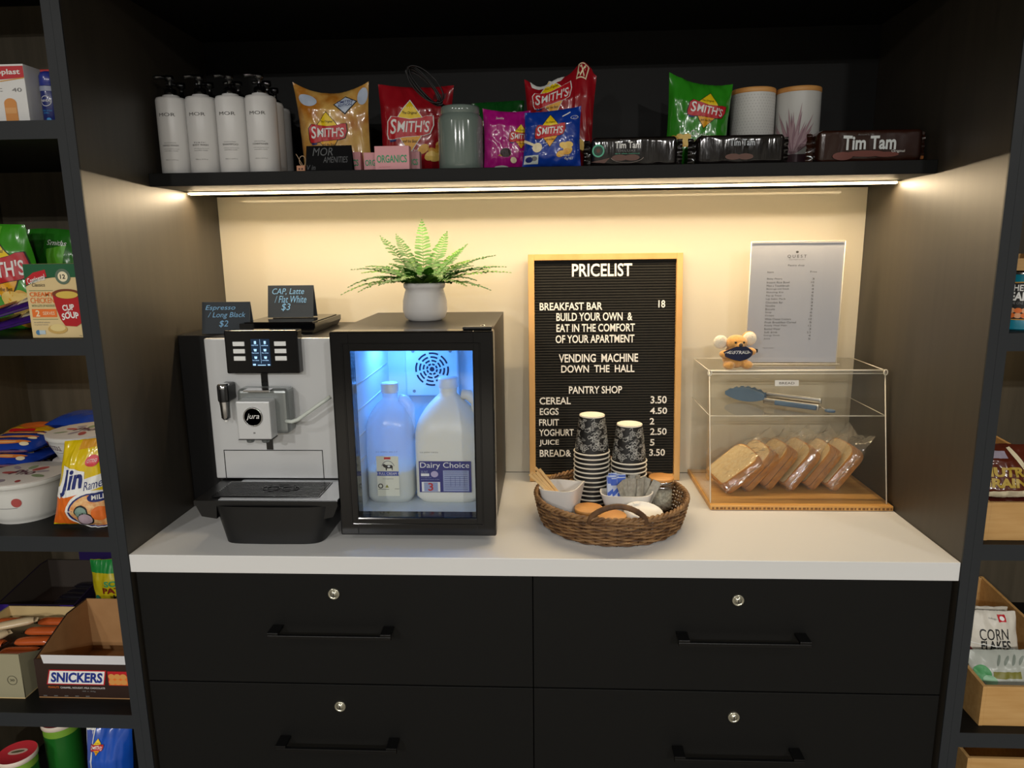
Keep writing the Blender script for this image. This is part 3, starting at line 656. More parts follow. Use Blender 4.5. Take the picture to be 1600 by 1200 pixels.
def sachet(name, label, m1, m2, group):
    m = MB()
    def fn(u, v): b = math.sin(PI * u) * math.sin(PI * v); return ((u - .5) * .0175, -.0026 * b, v * .066)
    def fb(u, v): b = math.sin(PI * u) * math.sin(PI * v); return ((u - .5) * .019, .0026 * b, v * .066)
    m.grid(fn, 8, 14, m1); m.grid(fb, 8, 14, m1); d = Deco(m, lambda u, v, h: Vector((u, -.0026 * math.sin(PI * (u / .019 + .5)) * math.sin(PI * v / .066) - .0006 - h, v)), .005)
    if m2 is not None:
        d.rect(-.009, .009, .002, .012, m2).rect(-.009, .009, .050, .064, m2).poly([(-.009, .020), (.009, .036), (.009, .046), (-.009, .030)], m2)
    else:
        for k in range(4): d.line([(-.006, .012 + k * .004), (.006, .012 + k * .004)], .0006, GREY)
    return m.build(name, label=label, cat='sachet', group=group)
SB, SB2 = mat('sachet_blue', '#3d63c8', .5), mat('sachet_pale_blue', '#c6d3ec', .5); SG = mat('sachet_kraft_grey', '#b3afa2', .5, noise_=(90, '#8f8b80', .35, .65))
r = random.Random(3); s0 = None
for i in range(9):
    loc = (.168 + (i % 3) * .0105 + r.uniform(-.001, .001), .197 + (i // 3) * .008, BZ + .022 + r.uniform(0, .006)); rot = (-.12 + r.uniform(-.08, .08), r.uniform(-.25, .22), r.uniform(-.5, .5))
    s0 = sachet('sugar_sachet', 'blue and white sugar sachet in the white bowl', SB2, SB, 'blue sachets in the bowl') if s0 is None else dup(s0, loc)
    s0.location = loc; s0.rotation_euler = rot
s1 = None
for i in range(13):
    q = i % 7; loc = (.202 + q * .0058, .197 + (i // 7) * .016 + r.uniform(-.002, .002), BZ + .020 + r.uniform(0, .004)); rot = (-.10 + r.uniform(-.14, .14), -.38 + q * .125 + r.uniform(-.08, .08), r.uniform(-1.0, 1.0))
    s1 = sachet('sugar_sachet', 'brownish grey sugar sachet fanned out in the white bowl', SG, None, 'grey sachets in the bowl') if s1 is None else dup(s1, loc)
    s1.location = loc; s1.rotation_euler = rot
# jars and lids
CORK = mat('bamboo_lid', '#d08f4a', .5, noise_=(10, '#dca25c', .3, .7), stretch=(1, 8, 8)); GLS = clear('jar_glass', '#fafcfb', .03, .10)
def jar(name, label, x, y, r_, h, band, group=None):
    t = thing(name, label, 'jar', (x, y, BZ), group=group)
    m = MB(); m.lathe([(r_ * .9, 0), (r_, .004), (r_, h * .70), (r_ * .93, h * .76), (r_ * .93, h - .006)], GLS, 40, cap1=False); m.lathe([(r_ * .86, .004), (r_ * .93, .008), (r_ * .93, h * .66), (r_ * .86, h - .006)], GLS, 40, cap1=False); m.build('glass', t)
    m = MB(); m.lathe([(r_ * .95, h - .008), (r_ * 1.0, h - .007), (r_ * 1.0, h), (r_ * .97, h + .0012), (0, h + .0012)], CORK, 40); m.build('lid', t)
    if band:
        m = MB(); m.lathe([(r_ * .97, h - .020), (r_ * 1.02, h - .019), (r_ * 1.02, h - .0165), (r_ * .98, h - .0155), (r_ * 1.02, h - .0145), (r_ * 1.02, h - .006), (r_ * 1.0, h - .005)], CHROME, 40, cap0=False, cap1=False); m.build('metal_band', t, label='steel band')
        m = MB(); m.lathe([(r_ * .80, .005), (r_ * .88, .008), (r_ * .88, h * .62), (0, h * .66)], mat('jar_contents', '#a59c8e', .6, noise_=(200, '#d0c6b4', .4, .6)), 30); m.build('contents', t)
    return t
jar('glass_jar', 'tall glass jar with steel band and bamboo lid beside the shorter cup stack', .2810, .2460, .0275, .0760, True)
jar('glass_jar', 'low jar with bamboo lid partly behind the wicker handle, nearer the stirrer bowl', .1150, .1420, .0300, .0425, False)
jar('glass_jar', 'low jar with bamboo lid seen through the wicker handle loop', .1590, .0985, .0300, .0440, False)
LIDW = mat('lid_white', '#f2f1ec', .35)
m = MB(); m.lathe([(.0415, 0), (.0420, .003), (.0400, .0045), (.0392, .012), (.0375, .0135), (.0345, .0125), (.0335, .010), (0, .010)], LIDW, 44); m.box(-.008, .008, .026, .033, .0128, .0150, LIDW, .001)
l0 = m.build('cup_lid', loc=(.2285, .1350, BZ + .0290), rot=(.16, .05, .5), label='white plastic cup lid on top of the lid pile by the wicker handle', cat='cup lid', group='white cup lids in the tray')
for (p, q, lb) in (((.2275, .1345, BZ + .0160), (.16, .05, 1.2), 'white plastic cup lid just under the topmost lid'), ((.2265, .1335, BZ + .0040), (.06, -.08, .2), 'white plastic cup lid at the bottom of the lid pile')):
    o = dup(l0, p, q, lb)

# ------------------------------------------------------------------ bread display box
ACR = clear('acrylic_clear', '#fdfdfc', .03, .045, haze=.022, hazecol='#cfc8b8'); ACE = mat('acrylic_edge_highlight', '#e8e2d2', .25, spec=.6)  # pale opaque tone paints the highlight along clear acrylic edges
BAM = mat('bamboo', '#c9924c', .4, noise_=(7, '#dba95f', .3, .7), stretch=(1, 14, 14)); BAMD = mat('bamboo_end', '#7a4f24', .6)
t = thing('bread_box', 'clear acrylic bread display box with a slanted front on a bamboo board', 'bread box', (.593, .39, .0003))
m = MB(); m.box(.3945, .7970, .2600, .524, .0006, .0115, BAM, .0012)
for k in range(46): m.box(.399 + k * .0087, .403 + k * .0087 + .0012 * (k % 3), .2594, .2602, .0028, .0075, BAMD)
m.build('bamboo_board', t, world=True)
X0, X1, YF, YT, YB, ZT = .3975, .7875, .2735, .336, .516, .3055; pl = .0025
side = [(YF, .012), (YB, .012), (YB, ZT), (YT, ZT)]
for x in (X0, X1 - pl): MB().prism(side, x, x + pl, ACR, 'x').build('side_panel', t, world=True)
MB().box(X0 + pl, X1 - pl, YT, YB, ZT - .003, ZT, ACR).build('top_panel', t, world=True)
MB().prism([(YF, .012), (YF + pl, .012), (YT + pl, ZT - .0032), (YT, ZT - .0032)], X0 + pl, X1 - pl, ACR, 'x').build('front_flap', t, world=True)
MB().box(X0 + pl, X1 - pl, YB - pl, YB, .012, ZT - .0032, ACR).build('back_panel', t, world=True)
ZS = .2055; YS = YF + (YT - YF) * (ZS - .012) / (ZT - .012) + .005
MB().box(X0 + pl, X1 - pl, YS, YB - pl, ZS - .003, ZS, ACR).build('shelf', t, world=True)
m = MB()
def edge(a, b, r=.0013): m.tube([a, b], r, ACE, 6)  # thin pale tube standing in for the bright glint on an edge
for x in (X0, X1): edge((x, YF, .0125), (x, YT, ZT)); edge((x, YT, ZT), (x, YB, ZT), .0010); edge((x, YS, ZS), (x, YB, ZS), .0008)
edge((X0, YT, ZT), (X1, YT, ZT), .0024); edge((X0, YT - .002, ZT - .0065), (X1, YT - .002, ZT - .0065), .0015); edge((X0, YS, ZS - .0015), (X1, YS, ZS - .0015), .0016)
edge((X0, YB, ZT), (X1, YB, ZT), .0007)
for x in (X0, X1): m.tube([(x + .004 * math.cos(a), YT - .004, ZT - .004 + .006 * math.sin(a)) for a in [k * PI / 8 for k in range(16)]], .0014, ACE, 6, True)
m.build('edge_highlight', t, world=True, label='painted pale highlight on acrylic edges, with hinge hooks')
def ffn(u, v, h): return Vector((u, YF + (YT - YF) * (v - .012) / (ZT - .012) - .0006 - h, v))
m = MB(); d = Deco(m, ffn); d.rect(.5435, .5965, .2715, .2845, mat('sticker_white', '#d9d6cf', .5), 0).text('BREAD', .553, .587, .2755, .2805, INK, 1); m.build('name_sticker', t, world=True)
# tongs lying on the acrylic shelf
TG = mat('tongs_blue_grey', '#4f6a86', .45); STL = mat('brushed_steel', '#b9b8b4', .3, metal=1)
t = thing('serving_tongs', 'steel tongs with blue grey scalloped tips on the acrylic shelf', 'tongs', (.572, .420, ZS + .0005), math.radians(-37)); t.scale = (1.12, 1.0, 1.45)
for s in (-1, 1):
    m = MB(); pts = [(-.008, s * .009, .012), (.02, s * .010, .012), (.095, s * .005, .012)]
    T = Matrix.Rotation(s * -.05, 4, 'Z')
    m.box(-.020, .096, s * .008 - .0035, s * .008 + .0035, .002 if s < 0 else .010, .012 if s < 0 else .020, STL, .003); m.build('arm', t)
    m = MB(); n = 24; out = []
    for k in range(n + 1): q = k / n; out.append((-.105 + .088 * q, .0125 + .0125 * math.sin(PI * (.04 + .90 * q)) ** .7 + (.0013 * math.sin(q * 40) if s > 0 else 0)))
    for k in range(n + 1): q = 1 - k / n; out.append((-.105 + .088 * q, .0125 - .0105 * math.sin(PI * (.04 + .90 * q)) ** .7))
    m.prism(out, s * .008 - .003, s * .008 + .003, TG, 'y'); m.build('tip', t, label='blue grey silicone tip')
m = MB(); m.box(.006, .092, -.015, -.0115, .003, .011, TG, .002); m.build('grip', t)
m = MB(); m.tube([(.117 + .0085 * math.cos(a), -.006 + .005 * math.sin(a), .004) for a in [k * PI / 10 for k in range(20)]], .0022, TG, 8, True); m.tube([(.096, -.002, .008), (.109, -.005, .0045)], .0012, STL, 6); m.build('pull_ring', t)
# bagged slices
CRUST = mat('bread_crust', '#bd8038', .7, noise_=(40, '#9c6226', .3, .7)); CRUMB = mat('bread_crumb', '#e6cf9f', .85, noise_=(120, '#d9b97f', .3, .7), bump=(300, .3))
FILM = clear('cling_film', '#fdfdfc', .10, .17, haze=.09, hazecol='#f5eee2', bump=(60, 1.0))
def loaf_outline(w, h):
    o = []
    for k in range(9): a = -PI / 2 - PI / 2 * k / 8; o.append((-w / 2 + .012 + .012 * math.cos(a), .012 + .012 * math.sin(a)))
    for k in range(15): a = PI - PI * k / 14; o.append(((w / 2 + .003) * math.copysign(abs(math.cos(a)) ** .55, math.cos(a)), h - .028 + .028 * abs(math.sin(a)) ** .8))
    for k in range(9): a = -PI / 2 * k / 8; o.append((w / 2 - .012 + .012 * math.cos(a), .012 + .012 * math.sin(a)))
    return o
def slice_mb(w, h, y0, th):
    m = MB(); o = loaf_outline(w, h); n = len(o); vs = [(p[0], y0, p[1]) for p in o] + [(p[0], y0 + th, p[1]) for p in o]
    m.add(vs, [(i, (i + 1) % n, n + (i + 1) % n, n + i) for i in range(n)], CRUST, True)
    for y, s in ((y0 - .0003, 1), (y0 + th + .0003, 1)):
        oi = [(p[0] * .955, .004 + p[1] * .945) for p in o]; m.add([(p[0], y, p[1]) for p in oi], [list(range(n))], CRUMB)
        m.add([(p[0], y0 if y < y0 + th / 2 else y0 + th, p[1]) for p in o] + [(p[0], y, p[1]) for p in oi], [(i, (i + 1) % n, n + (i + 1) % n, n + i) for i in range(n)], CRUST)
    return m
def film_mb(seed, w, h, th):
    m = MB(); sv = Vector((seed * 3.1, seed * 1.7, 0))
    for s in (-1, 1):
        def fn(u, v):
            x, z = (u - .5) * w, v * h - .004; e = min(1, (.5 - abs(u - .5)) / .12) ** .6 * min(1, v / .08 + .25) * min(1, (1 - v) / .30 + .05)
            n = noise.noise(Vector((x * 45, z * 45, s * 3)) + sv) * .0045 + noise.noise(Vector((x * 110, z * 110, s * 5)) + sv) * .0022
            ear = .014 * max(0, v - .75) / .25 * (abs(u - .5) * 2) ** 1.5
            return (x * (1 - .14 * max(0, v - .72)) + n * 1.2, s * (th * .5 + .003) * e + n * (.5 + .9 * v), z + ear + n * 1.4 * v)
        m.grid(fn, 30, 34, FILM)
    return m
for i, (x, y, rx, ry, rz, lb) in enumerate([(.434, .375, .10, .92, .12, 'bagged bread slices at the end nearest the letter board, lying flattest'), (.485, .392, .05, .72, .10, 'bagged bread slices second along from the letter board end'), (.536, .398, -.06, .66, .14, 'bagged bread slices third along from the letter board end of the box'),
                                        (.587, .40, .06, .64, .08, 'bagged bread slices fourth along from the letter board end, film ears sticking up'), (.638, .40, -.05, .64, .12, 'bagged bread slices next to the last bag in the bread box'), (.687, .398, .04, .62, .06, 'bagged bread slices last in the row by the dark side wall')]):
    ry_ = ry; R3 = (Matrix.Rotation(rz, 4, 'Z') @ Matrix.Rotation(ry_, 4, 'Y') @ Matrix.Rotation(PI / 2 + rx, 4, 'Z'))
    ms = [slice_mb(.104, .114, -.0155, .0145), slice_mb(.102, .112, .0008, .0145)]; fm = film_mb(i + 1, .120, .148, .032)
    allv = [R3 @ Vector(v) for q in ms + [fm] for v in q.V]; zm = min(v.z for v in allv)
    t = thing('bagged_bread', lb, 'bread', (x, y, .0122 - zm)); t.rotation_euler = R3.to_euler()
    for q in ms: q.build('bread_slice', t)
    fm.build('clear_bag', t, label='crinkled clear plastic bag')

# ------------------------------------------------------------------ on top of the bread box
t = thing('menu_stand', 'upright clear stand holding a grey price sheet on the bread box', 'menu stand', (.607, .425, ZT + .0005), math.radians(-1.5))
PAPER = mat('menu_paper', '#c6c8cf', .5); W2 = .1055; HS = .2865
m = MB(); m.box(-W2 + .001, W2 - .001, -.0004, .0004, .004, HS - .002, PAPER); d = Deco(m, flat(0, 0, -.0004)); TXc = mat('menu_text', '#55544f', .7)
d.text('Q U E S T', -.0215, .0215, .2480, .2560, TXc, 0).text('APARTMENT HOTELS', -.018, .018, .2440, .2460, GREY, 0).poly([(-.002, .2600), (.002, .2600), (.0035, .2635), (0, .2650), (-.0035, .2635)], TXc, 0)
d.text('Pantry shop', -.019, .018, .2290, .2340, TXc, 0).text('Item', -.065, -.051, .2150, .2188, TXc, 0).text('Price', .032, .047, .2150, .2188, TXc, 0)
rows = [('Baby Pears', 33, '3'), ('Instant Rice Bowl', 50, '10'), ('Men s Toothbrush', 50, '5'), ('Beverage and Snack', 50, '4'), ('Shaving Kit', 38, '4'), ('Pop up Tissue', 34, '5'), ('Lip balm Pack', 44, '5'), ('Chocolate Bar', 38, '3'), ('Noodles', 21, '4'), ('Biscuits', 21, '3'),
        ('Soup', 14, '6'), ('Crisps', 20, '5'), ('White Cheese Crackers', 58, '10'), ('Fruit Breakfast Cereal', 70, '5'), ('Ready Meal Main', 50, '12'), ('Bottled Water', 36, '3'), ('Soft drink', 30, '2.5'), ('Energy Drink', 36, '4'), ('Juice', 14, '5')]
for k, (s, wd_, p) in enumerate(rows):
    z = .1985 - k * .0078; o = -.065 + k * .0; d.text(s, o, o + wd_ * .00103, z, z + .0046, TXc, 0).text(p, .0395 - .002 * len(p), .0425, z, z + .0042, TXc, 0)
d.text('Please ask reception', -.066, -.040, .0365, .0400, GREY, 0); m.build('price_sheet', t)
m = MB(); m.box(-W2, W2, -.0036, -.0016, .0, HS, clear('stand_acrylic', '#fcfcfc', .05, .055)); m.box(-W2, W2, .0016, .0036, .0, HS, MATS['stand_acrylic']); m.box(-W2 - .004, W2 + .004, -.012, .030, .0, .0028, MATS['stand_acrylic']); m.build('holder', t)
m = MB()
for q in [((-W2, -.0026, HS), (W2, -.0026, HS)), ((-W2, -.012, .0016), (W2 + .004, -.012, .0016)), ((W2, -.0026, 0), (W2, -.0026, HS)), ((-W2, -.0026, 0), (-W2, -.0026, HS))]: m.tube(q, .0010, ACE, 6)
m.build('holder_edge_highlight', t)  # edge glint of the clear stand, painted as pale tubes
# plush koala
t = thing('plush_koala', 'small tan plush koala with cream ears and navy scarf, sitting on the bread box', 'plush toy', (.4605, .362, ZT + .0022), math.radians(6)); t.scale = (1.1, 1.1, .95)
PL = mat('plush_tan', '#c98f46', .95, sheen=.5, noise_=(160, '#dba75c', .3, .7), bump=(500, .8)); PLC = mat('plush_cream', '#ece0c8', .95, sheen=.5, bump=(500, .8)); SC = mat('scarf_navy', '#1a2140', .8)
m = MB()
for c, r_ in [((0, .002, .024), (.0265, .022, .0245)), ((0, .0, .038), (.022, .018, .02)), ((0, -.004, .062), (.0225, .020, .0195)), ((.0, -.018, .057), (.010, .011, .009)), ((.030, -.004, .040), (.0125, .010, .010)), ((-.026, -.008, .036), (.011, .010, .010)), ((.020, -.014, .010), (.012, .014, .0105)), ((-.018, -.014, .010), (.012, .014, .0105))]: m.ball(c, r_, PL, seg=24)
b = m.build('body', t); md = b.modifiers.new('fuse', 'REMESH'); md.mode = 'VOXEL'; md.voxel_size = .0016; md.use_smooth_shade = True; sm = b.modifiers.new('soften', 'SMOOTH'); sm.iterations = 4
for s, c in ((-1, (-.0325, .0, .064)), (1, (.0300, .004, .070))): m = MB(); m.ball(c, (.0150, .0075, .0165), PLC, seg=24); m.ball((c[0], c[1] + .003, c[2] + .001), (.0160, .0070, .0172), PL, seg=24) if s > 0 else None; m.build('ear', t, label='cream fluffy ear')
m = MB(); m.ball((-.0085, -.0215, .0655), .0026, INK, seg=12); m.build('eye', t); m = MB(); m.ball((.0085, -.0215, .0655), .0026, INK, seg=12); m.build('eye', t)
m = MB(); m.ball((0, -.0285, .0600), (.0042, .0032, .0052), mat('koala_nose', '#3b332e', .5), seg=14); m.build('nose', t)
def scf(u, v, h=0):
    a = (u - .5) * 2.3; half = math.sin(PI * min(1, .12 + .88 * v)) ** .8 if v > .5 else (.25 + .75 * v / .5)
    return Vector((.036 * math.sin(a * half), -.0325 * math.cos(a * half) + .002 - h + .004 * (v - .5), .0570 - .035 * v))
m = MB(); m.grid(lambda u, v: scf(u, v), 20, 14, SC); m.grid(lambda u, v: scf(u, v, -.0014), 20, 14, SC); Deco(m, lambda u, v, h: scf(u, v, .0005 + h), .05).text('AUSTRALIA', .08, .82, .50, .27, WPRINT, 1, .01); m.build('scarf', t, label='navy printed scarf')
m = MB(); m.box(.041, .0455, -.006, .002, .0375, .046, INK, .001); m.build('paw_clip', t)

# ------------------------------------------------------------------ crisp packets
def packet(name, label, quad, y, thick, m0, deco, dip=0, seed=0, group=None, back=None, pinch=.05, lean=0, wr=1, cat='snack packet', topf=None, seal=True):
    (xa, za), (xb, zb), (xc, zc), (xd, zd) = quad; ox, oz = (xa + xb) / 2, min(za, zb); sv = Vector((seed * 2.3, seed * 5.1, seed)); Wm = max(xb - xa, xd - xc) / 2; Hm = max(zc - za, zd - zb)
    def base(u, v):
        uu = u * (1 - pinch * math.sin(PI * min(1, max(0, v)))); p = (uu + 1) / 2
        x = (xa * (1 - p) + xb * p) * (1 - v) + (xc * (1 - p) + xd * p) * v; z = (za * (1 - p) + zb * p) * (1 - v) + (zc * (1 - p) + zd * p) * v
        if dip: z -= dip * (1 - u * u) * v ** 3
        if topf: z += topf(u) * v ** 4
        return x - ox, z - oz
    def th(u, v):
        v = min(1, max(0, v)); e = max(0, 1 - abs(u) ** 2.6) ** .75
        return thick / 2 * e * min(1, v / .20) ** .6 * min(1, (1 - v) / .26) ** .7 + .0006
    def wrk(u, v, s):
        q = noise.noise(Vector((u * 2.4, v * 3.2, s)) + sv) * .0028 + noise.noise(Vector((u * 6, v * 7, s * 2)) + sv) * .0018 + abs(noise.noise(Vector((u * 4 + v * 3, v * 4 - u * 2, s + 9)) + sv)) * .0030
        f = math.sin(u * 13 + 2.5 * noise.noise(Vector((u, v * 2, 7)) + sv) + seed) * .0022
        q += f * (math.exp(-(1 - v) / .16) * min(1, (1 - v) / .06) + math.exp(-v / .12) * min(1, max(v, 0) / .05)) * (1 - u * u * .6)
        if seal and v > .945: q += .0006 * math.sin(u * 60)
        return q * wr
    def front(u, v, h=0):
        x, z = base(u, v); return Vector((x, -th(u, v) - wrk(u, v, 0) - h + lean * v * Hm, z))
    def rear(u, v):
        x, z = base(u, v); return Vector((x, th(u, v) + .6 * wrk(u, v, 4) * (1 - v) + lean * v * Hm + (-wrk(u, v, 0) + .0006) * v ** 6, z))
    m = MB(); m.grid(lambda u, v: front(2 * u - 1, v), 44, 52, m0); m.grid(lambda u, v: rear(2 * u - 1, v), 24, 30, back or m0)
    d = Deco(m, lambda u, v, h: front(u, v, .0006 + h), .055, .0003); d.asp = Wm / Hm
    if deco: deco(d)
    lo = min(v[2] for v in m.V); m.V = [(v[0], v[1], v[2] - lo) for v in m.V]
    return m.build(name, loc=(ox, y, oz + .0004), label=label, cat=cat, group=group)
def foil(name, col): return mat(name, col, .22, spec=.6, coat=.5, bump=(18, .25))
def smiths(d, cx, cy, s, rot=0, txt=True, oc=None, name="SMITH'S"):
    a = d.asp; c, q = math.cos(rot), math.sin(rot)
    P = lambda pts, k=1: [(cx + s * k * (x * c - y * q), cy + s * k * a * (x * q + y * c)) for x, y in pts]
    DK = mat('print_dark_line', '#2a1c14', .5); OC = oc or DK
    dia = [(0, 1.02), (.78, 0), (0, -1.02), (-.78, 0)]
    d.poly(P(dia, 1.05), OC, 1).poly(P(dia), YEL, 2).poly(P([(.55, -.30), (0, -1.02), (-.55, -.30)]), mat('print_amber', '#eba81c', .4), 3)
    rib = [(-1, -.30), (-.96, .18), (-.80, .38), (-.5, .35), (0, .28), (.5, .33), (.72, .40), (.98, .40), (1, .05), (.86, -.28), (.6, -.36), (.2, -.38), (-.3, -.42), (-.7, -.50), (-.95, -.48)]
    d.poly(P([(-.95, -.30), (-.6, -.42), (-.62, -.58), (-.9, -.60)]), NAVY, 4)
    d.poly(P(rib, 1.045), WPRINT if oc is not None else DK, 4).poly(P(rib), RED, 5)
    if txt:
        d.text('S', cx - s * .88, cx - s * .58, cy - s * a * (.30 + .88 * q), cy + s * a * (.28 - .7 * q), WPRINT, 7, .015, .15)
        d.text(name[1:], cx - s * .55, cx + s * .86, cy - s * a * .24, cy + s * a * .22, WPRINT, 7, .015, .15, rot=math.atan(math.tan(rot) * a))
        d.text('The Original', cx - s * .32, cx + s * .32, cy + s * a * .44, cy + s * a * .58, DK, 6, slant=.2); d.text('and the Best', cx - s * .32, cx + s * .32, cy - s * a * .64, cy - s * a * .52, DK, 6, slant=.2)
def chips(d, cx, cy, s, n, seed, m=None):
    r = random.Random(seed)
    for k in range(n):
        ox, oy, ro, pts = cx + r.uniform(-s, s), cy + r.uniform(-s, s) * d.asp * .7, r.uniform(-1, 1), []
        for j in range(20):
            a = 2 * PI * j / 20; X, Y = s * .62 * math.cos(a), s * .40 * math.sin(a); pts.append((max(-.97, min(.97, ox + X * math.cos(ro) - Y * math.sin(ro))), max(.01, oy + (X * math.sin(ro) + Y * math.cos(ro)) * d.asp)))
        d.poly(pts, (m or CHIP) if k % 2 else mat('print_chip_light', '#f2cc6c', .45), 1 + k % 3)
SZ = .7476
def d_gold(d):
    d.ell(-.62, .84, .26, .075, mat('print_pale_blue', '#b7c4d8', .4), 1).ell(.86, .86, .13, .10, MATS['print_pale_blue'], 1)
    d.poly([(.10, .80), (.42, .905), (.74, .81), (.42, .66)], INK, 1).poly([(.14, .80), (.42, .89), (.70, .81), (.42, .68)], MATS['print_pale_blue'], 2).text('LIMITED', .22, .62, .81, .845, NAVY, 3, .01).text('EDITION', .24, .60, .765, .80, NAVY, 3, .01)
    smiths(d, -.12, .46, .56)
packet('crisp_packet', 'gold crisp packet behind the black handwritten sign', [(-.5070, SZ), (-.3550, SZ), (-.521, .9440), (-.3550, .9420)], .338, .050, mat('foil_gold', '#d9b060', .24, spec=.6, coat=.5, noise_=(22, '#b06c1c', .38, .66), bump=(18, .3)), d_gold, .024, 1)
def d_red(d): smiths(d, -.12, .53, .66, oc=WPRINT); chips(d, .50, .22, .28, 6, 2); d.text('Crinkle Cut', -.42, .10, .245, .275, WPRINT, 2).poly([(.52, .90), (.84, .91), (.82, .845), (.50, .835)], mat('print_maroon', '#5a0f18', .4), 1)
packet('crisp_packet', 'dark red crisp packet behind the grey green canister', [(-.3390, SZ), (-.1850, SZ), (-.3400, .9410), (-.1730, .9350)], .362, .052, foil('foil_red', '#9c1420'), d_red, .006, 2)
def d_grn2(d): smiths(d, 0, .62, .5); d.ring(.65, .80, .14, .05, .02, WPRINT, 2)
packet('crisp_packet', 'dark green crisp packet mostly hidden behind the magenta one', [(-.126, SZ), (-.0245, SZ), (-.1380, .9010), (-.0200, .9050)], .385, .040, foil('foil_green_dark', '#14501c'), d_grn2, .0, 3)
def d_mag(d):
    smiths(d, .62, .55, .50); d.ell(-.05, .275, .24, .075, mat('print_dark_bowl', '#2a1418', .5), 2).ell(.28, .15, .13, .05, CREAM, 3).ell(-.1, .23, .28, .02, mat('print_tan', '#b0803a', .5), 1); chips(d, .9, .08, .2, 3, 4)
    d.ell(-.25, .035, .3, .03, mat('print_label_grey', '#b9c4b8', .5), 2).text('Salt & Vinegar', .40, .92, .27, .31, PINKP, 2).text('Smiths', -.45, -.1, .84, .88, WPRINT, 2, slant=.3)
packet('crisp_packet', 'magenta crisp packet next to the blue one at the shelf edge', [(-.1040, SZ), (-.004, SZ), (-.1045, .8720), (-.004, .8660)], .284, .034, foil('foil_magenta', '#a8127a'), d_mag, .005, 4)
def d_blue(d):
    smiths(d, -.08, .63, .54); d.text('original', -.30, .14, .395, .43, WPRINT, 2); chips(d, .44, .31, .26, 6, 6)
    d.ell(-.52, .34, .17, .085, CREAM, 2).line([(-1, .48), (-.62, .38)], .05, CREAM, 1).rect(-.95, -.46, .06, .21, mat('print_pale', '#c9d3d0', .5), 2).ell(-.78, .135, .13, .05, NAVY, 3).ell(-.60, .15, .1, .04, GREY, 3)
    d.text('45g NET', .44, .74, .11, .16, WPRINT, 2).text('SINGLE', .30, .62, .175, .20, WPRINT, 2).line([(.35, .86), (.62, .92)], .02, WPRINT, 1).ring(.78, .82, .14, .03, .02, WPRINT, 1)
packet('crisp_packet', 'bright blue crisp packet at the shelf edge in front of the tall red one', [(-.0225, SZ), (.0990, SZ), (-.0160, .8560), (.0990, .8670)], .2520, .036, foil('foil_blue', '#123a9c'), d_blue, .003, 5)
def d_big(d):
    smiths(d, -.25, .80, .56, rot=.12, oc=WPRINT); d.poly([(-.80, .93), (.02, .955), (.12, 1.0), (-.84, 1.0)], WPRINT, 3)
    d.poly([(.50, 1.0), (.80, .985), (.72, .875), (.44, .895)], CREAM, 2).poly([(.53, .99), (.77, .978), (.70, .885), (.47, .903)], MATS['foil_red'], 3).line([(.55, .91), (.70, .975)], .02, CREAM, 4).line([(.58, .975), (.66, .90)], .02, CREAM, 4)
    chips(d, .8, .22, .25, 5, 8, mat('print_brown_chip', '#6a3a18', .4))
tf = lambda u: -.020 * math.exp(-((u + .55) / .35) ** 2) + .030 * math.exp(-((u - .62) / .30) ** 2) - .004 * (u > .9)
packet('crisp_packet', 'tall crumpled red crisp packet, one top corner flopping up, above the blue packet', [(-.0120, SZ), (.1270, SZ), (-.0190, .9450), (.1360, .9420)], .350, .060, MATS['foil_red'], d_big, 0, 6, back=mat('foil_inner', '#b9bdbf', .4), topf=tf, wr=1.5)
def d_chk(d): smiths(d, .20, .66, .62, rot=-.13); chips(d, -.55, .34, .3, 6, 9); d.text('Chicken', -.28, .42, .335, .405, WPRINT, 2, rot=-.05)
packet('crisp_packet', 'bright green crisp packet tilted behind the dark biscuit packs', [(.2830, SZ), (.4150, SZ), (.2900, .9490), (.4250, .9220)], .352, .055, foil('foil_green', '#2f8f1e'), d_chk, .012, 7, wr=1.2)

# ------------------------------------------------------------------ pump bottles, canisters, biscuits, boxes on the shelf
PB = mat('bottle_white', '#d9d8d6', .35); TR = clear('pump_clear', '#6b6c70', .1, .12, haze=.12, hazecol='#222226')
def pump_bottle(x, y, label, group, words_):
    t = thing('pump_bottle', label, 'pump bottle', (x, y, SZ), group=group)
    m = MB(); m.lathe([(.0285, 0), (.0314, .003), (.0314, .148), (.0295, .153), (.018, .1545), (.0165, .1560), (.0165, .1590), (.006, .1595)], PB, 44)
    d = Deco(m, barrel(.0314), .008); TXd = mat('print_charcoal', '#4a4846', .6)
    d.text('MOR', -.014, .019, .114, .1205, TXd, 1).text(words_[0], -.008, .016, .0600, .0625, GREY, 1).text(words_[1], -.012, .020, .0545, .0580, TXd, 1).text('refreshing formula', -.010, .021, .0480, .0500, GREY, 1).text('australian made', -.009, .018, .0445, .0465, GREY, 1).text('500ml e 16.9 fl oz', -.008, .017, .0265, .0285, GREY, 1); m.build('bottle', t)
    m = MB(); m.lathe([(.0125, .1595), (.0125, .170), (.0090, .173), (.0045, .174), (.0045, .188), (.0085, .1885), (.0095, .193), (.0085, .199), (0, .2)], TR, 24); m.tube([(0, 0, .195), (-.016, -.012, .195), (-.024, -.018, .192)], .0038, TR, 10); m.build('pump', t); return t
names = ['nearest the side panel', 'second along from the side panel', 'third along from the side panel', 'fourth along, beside the black sign']
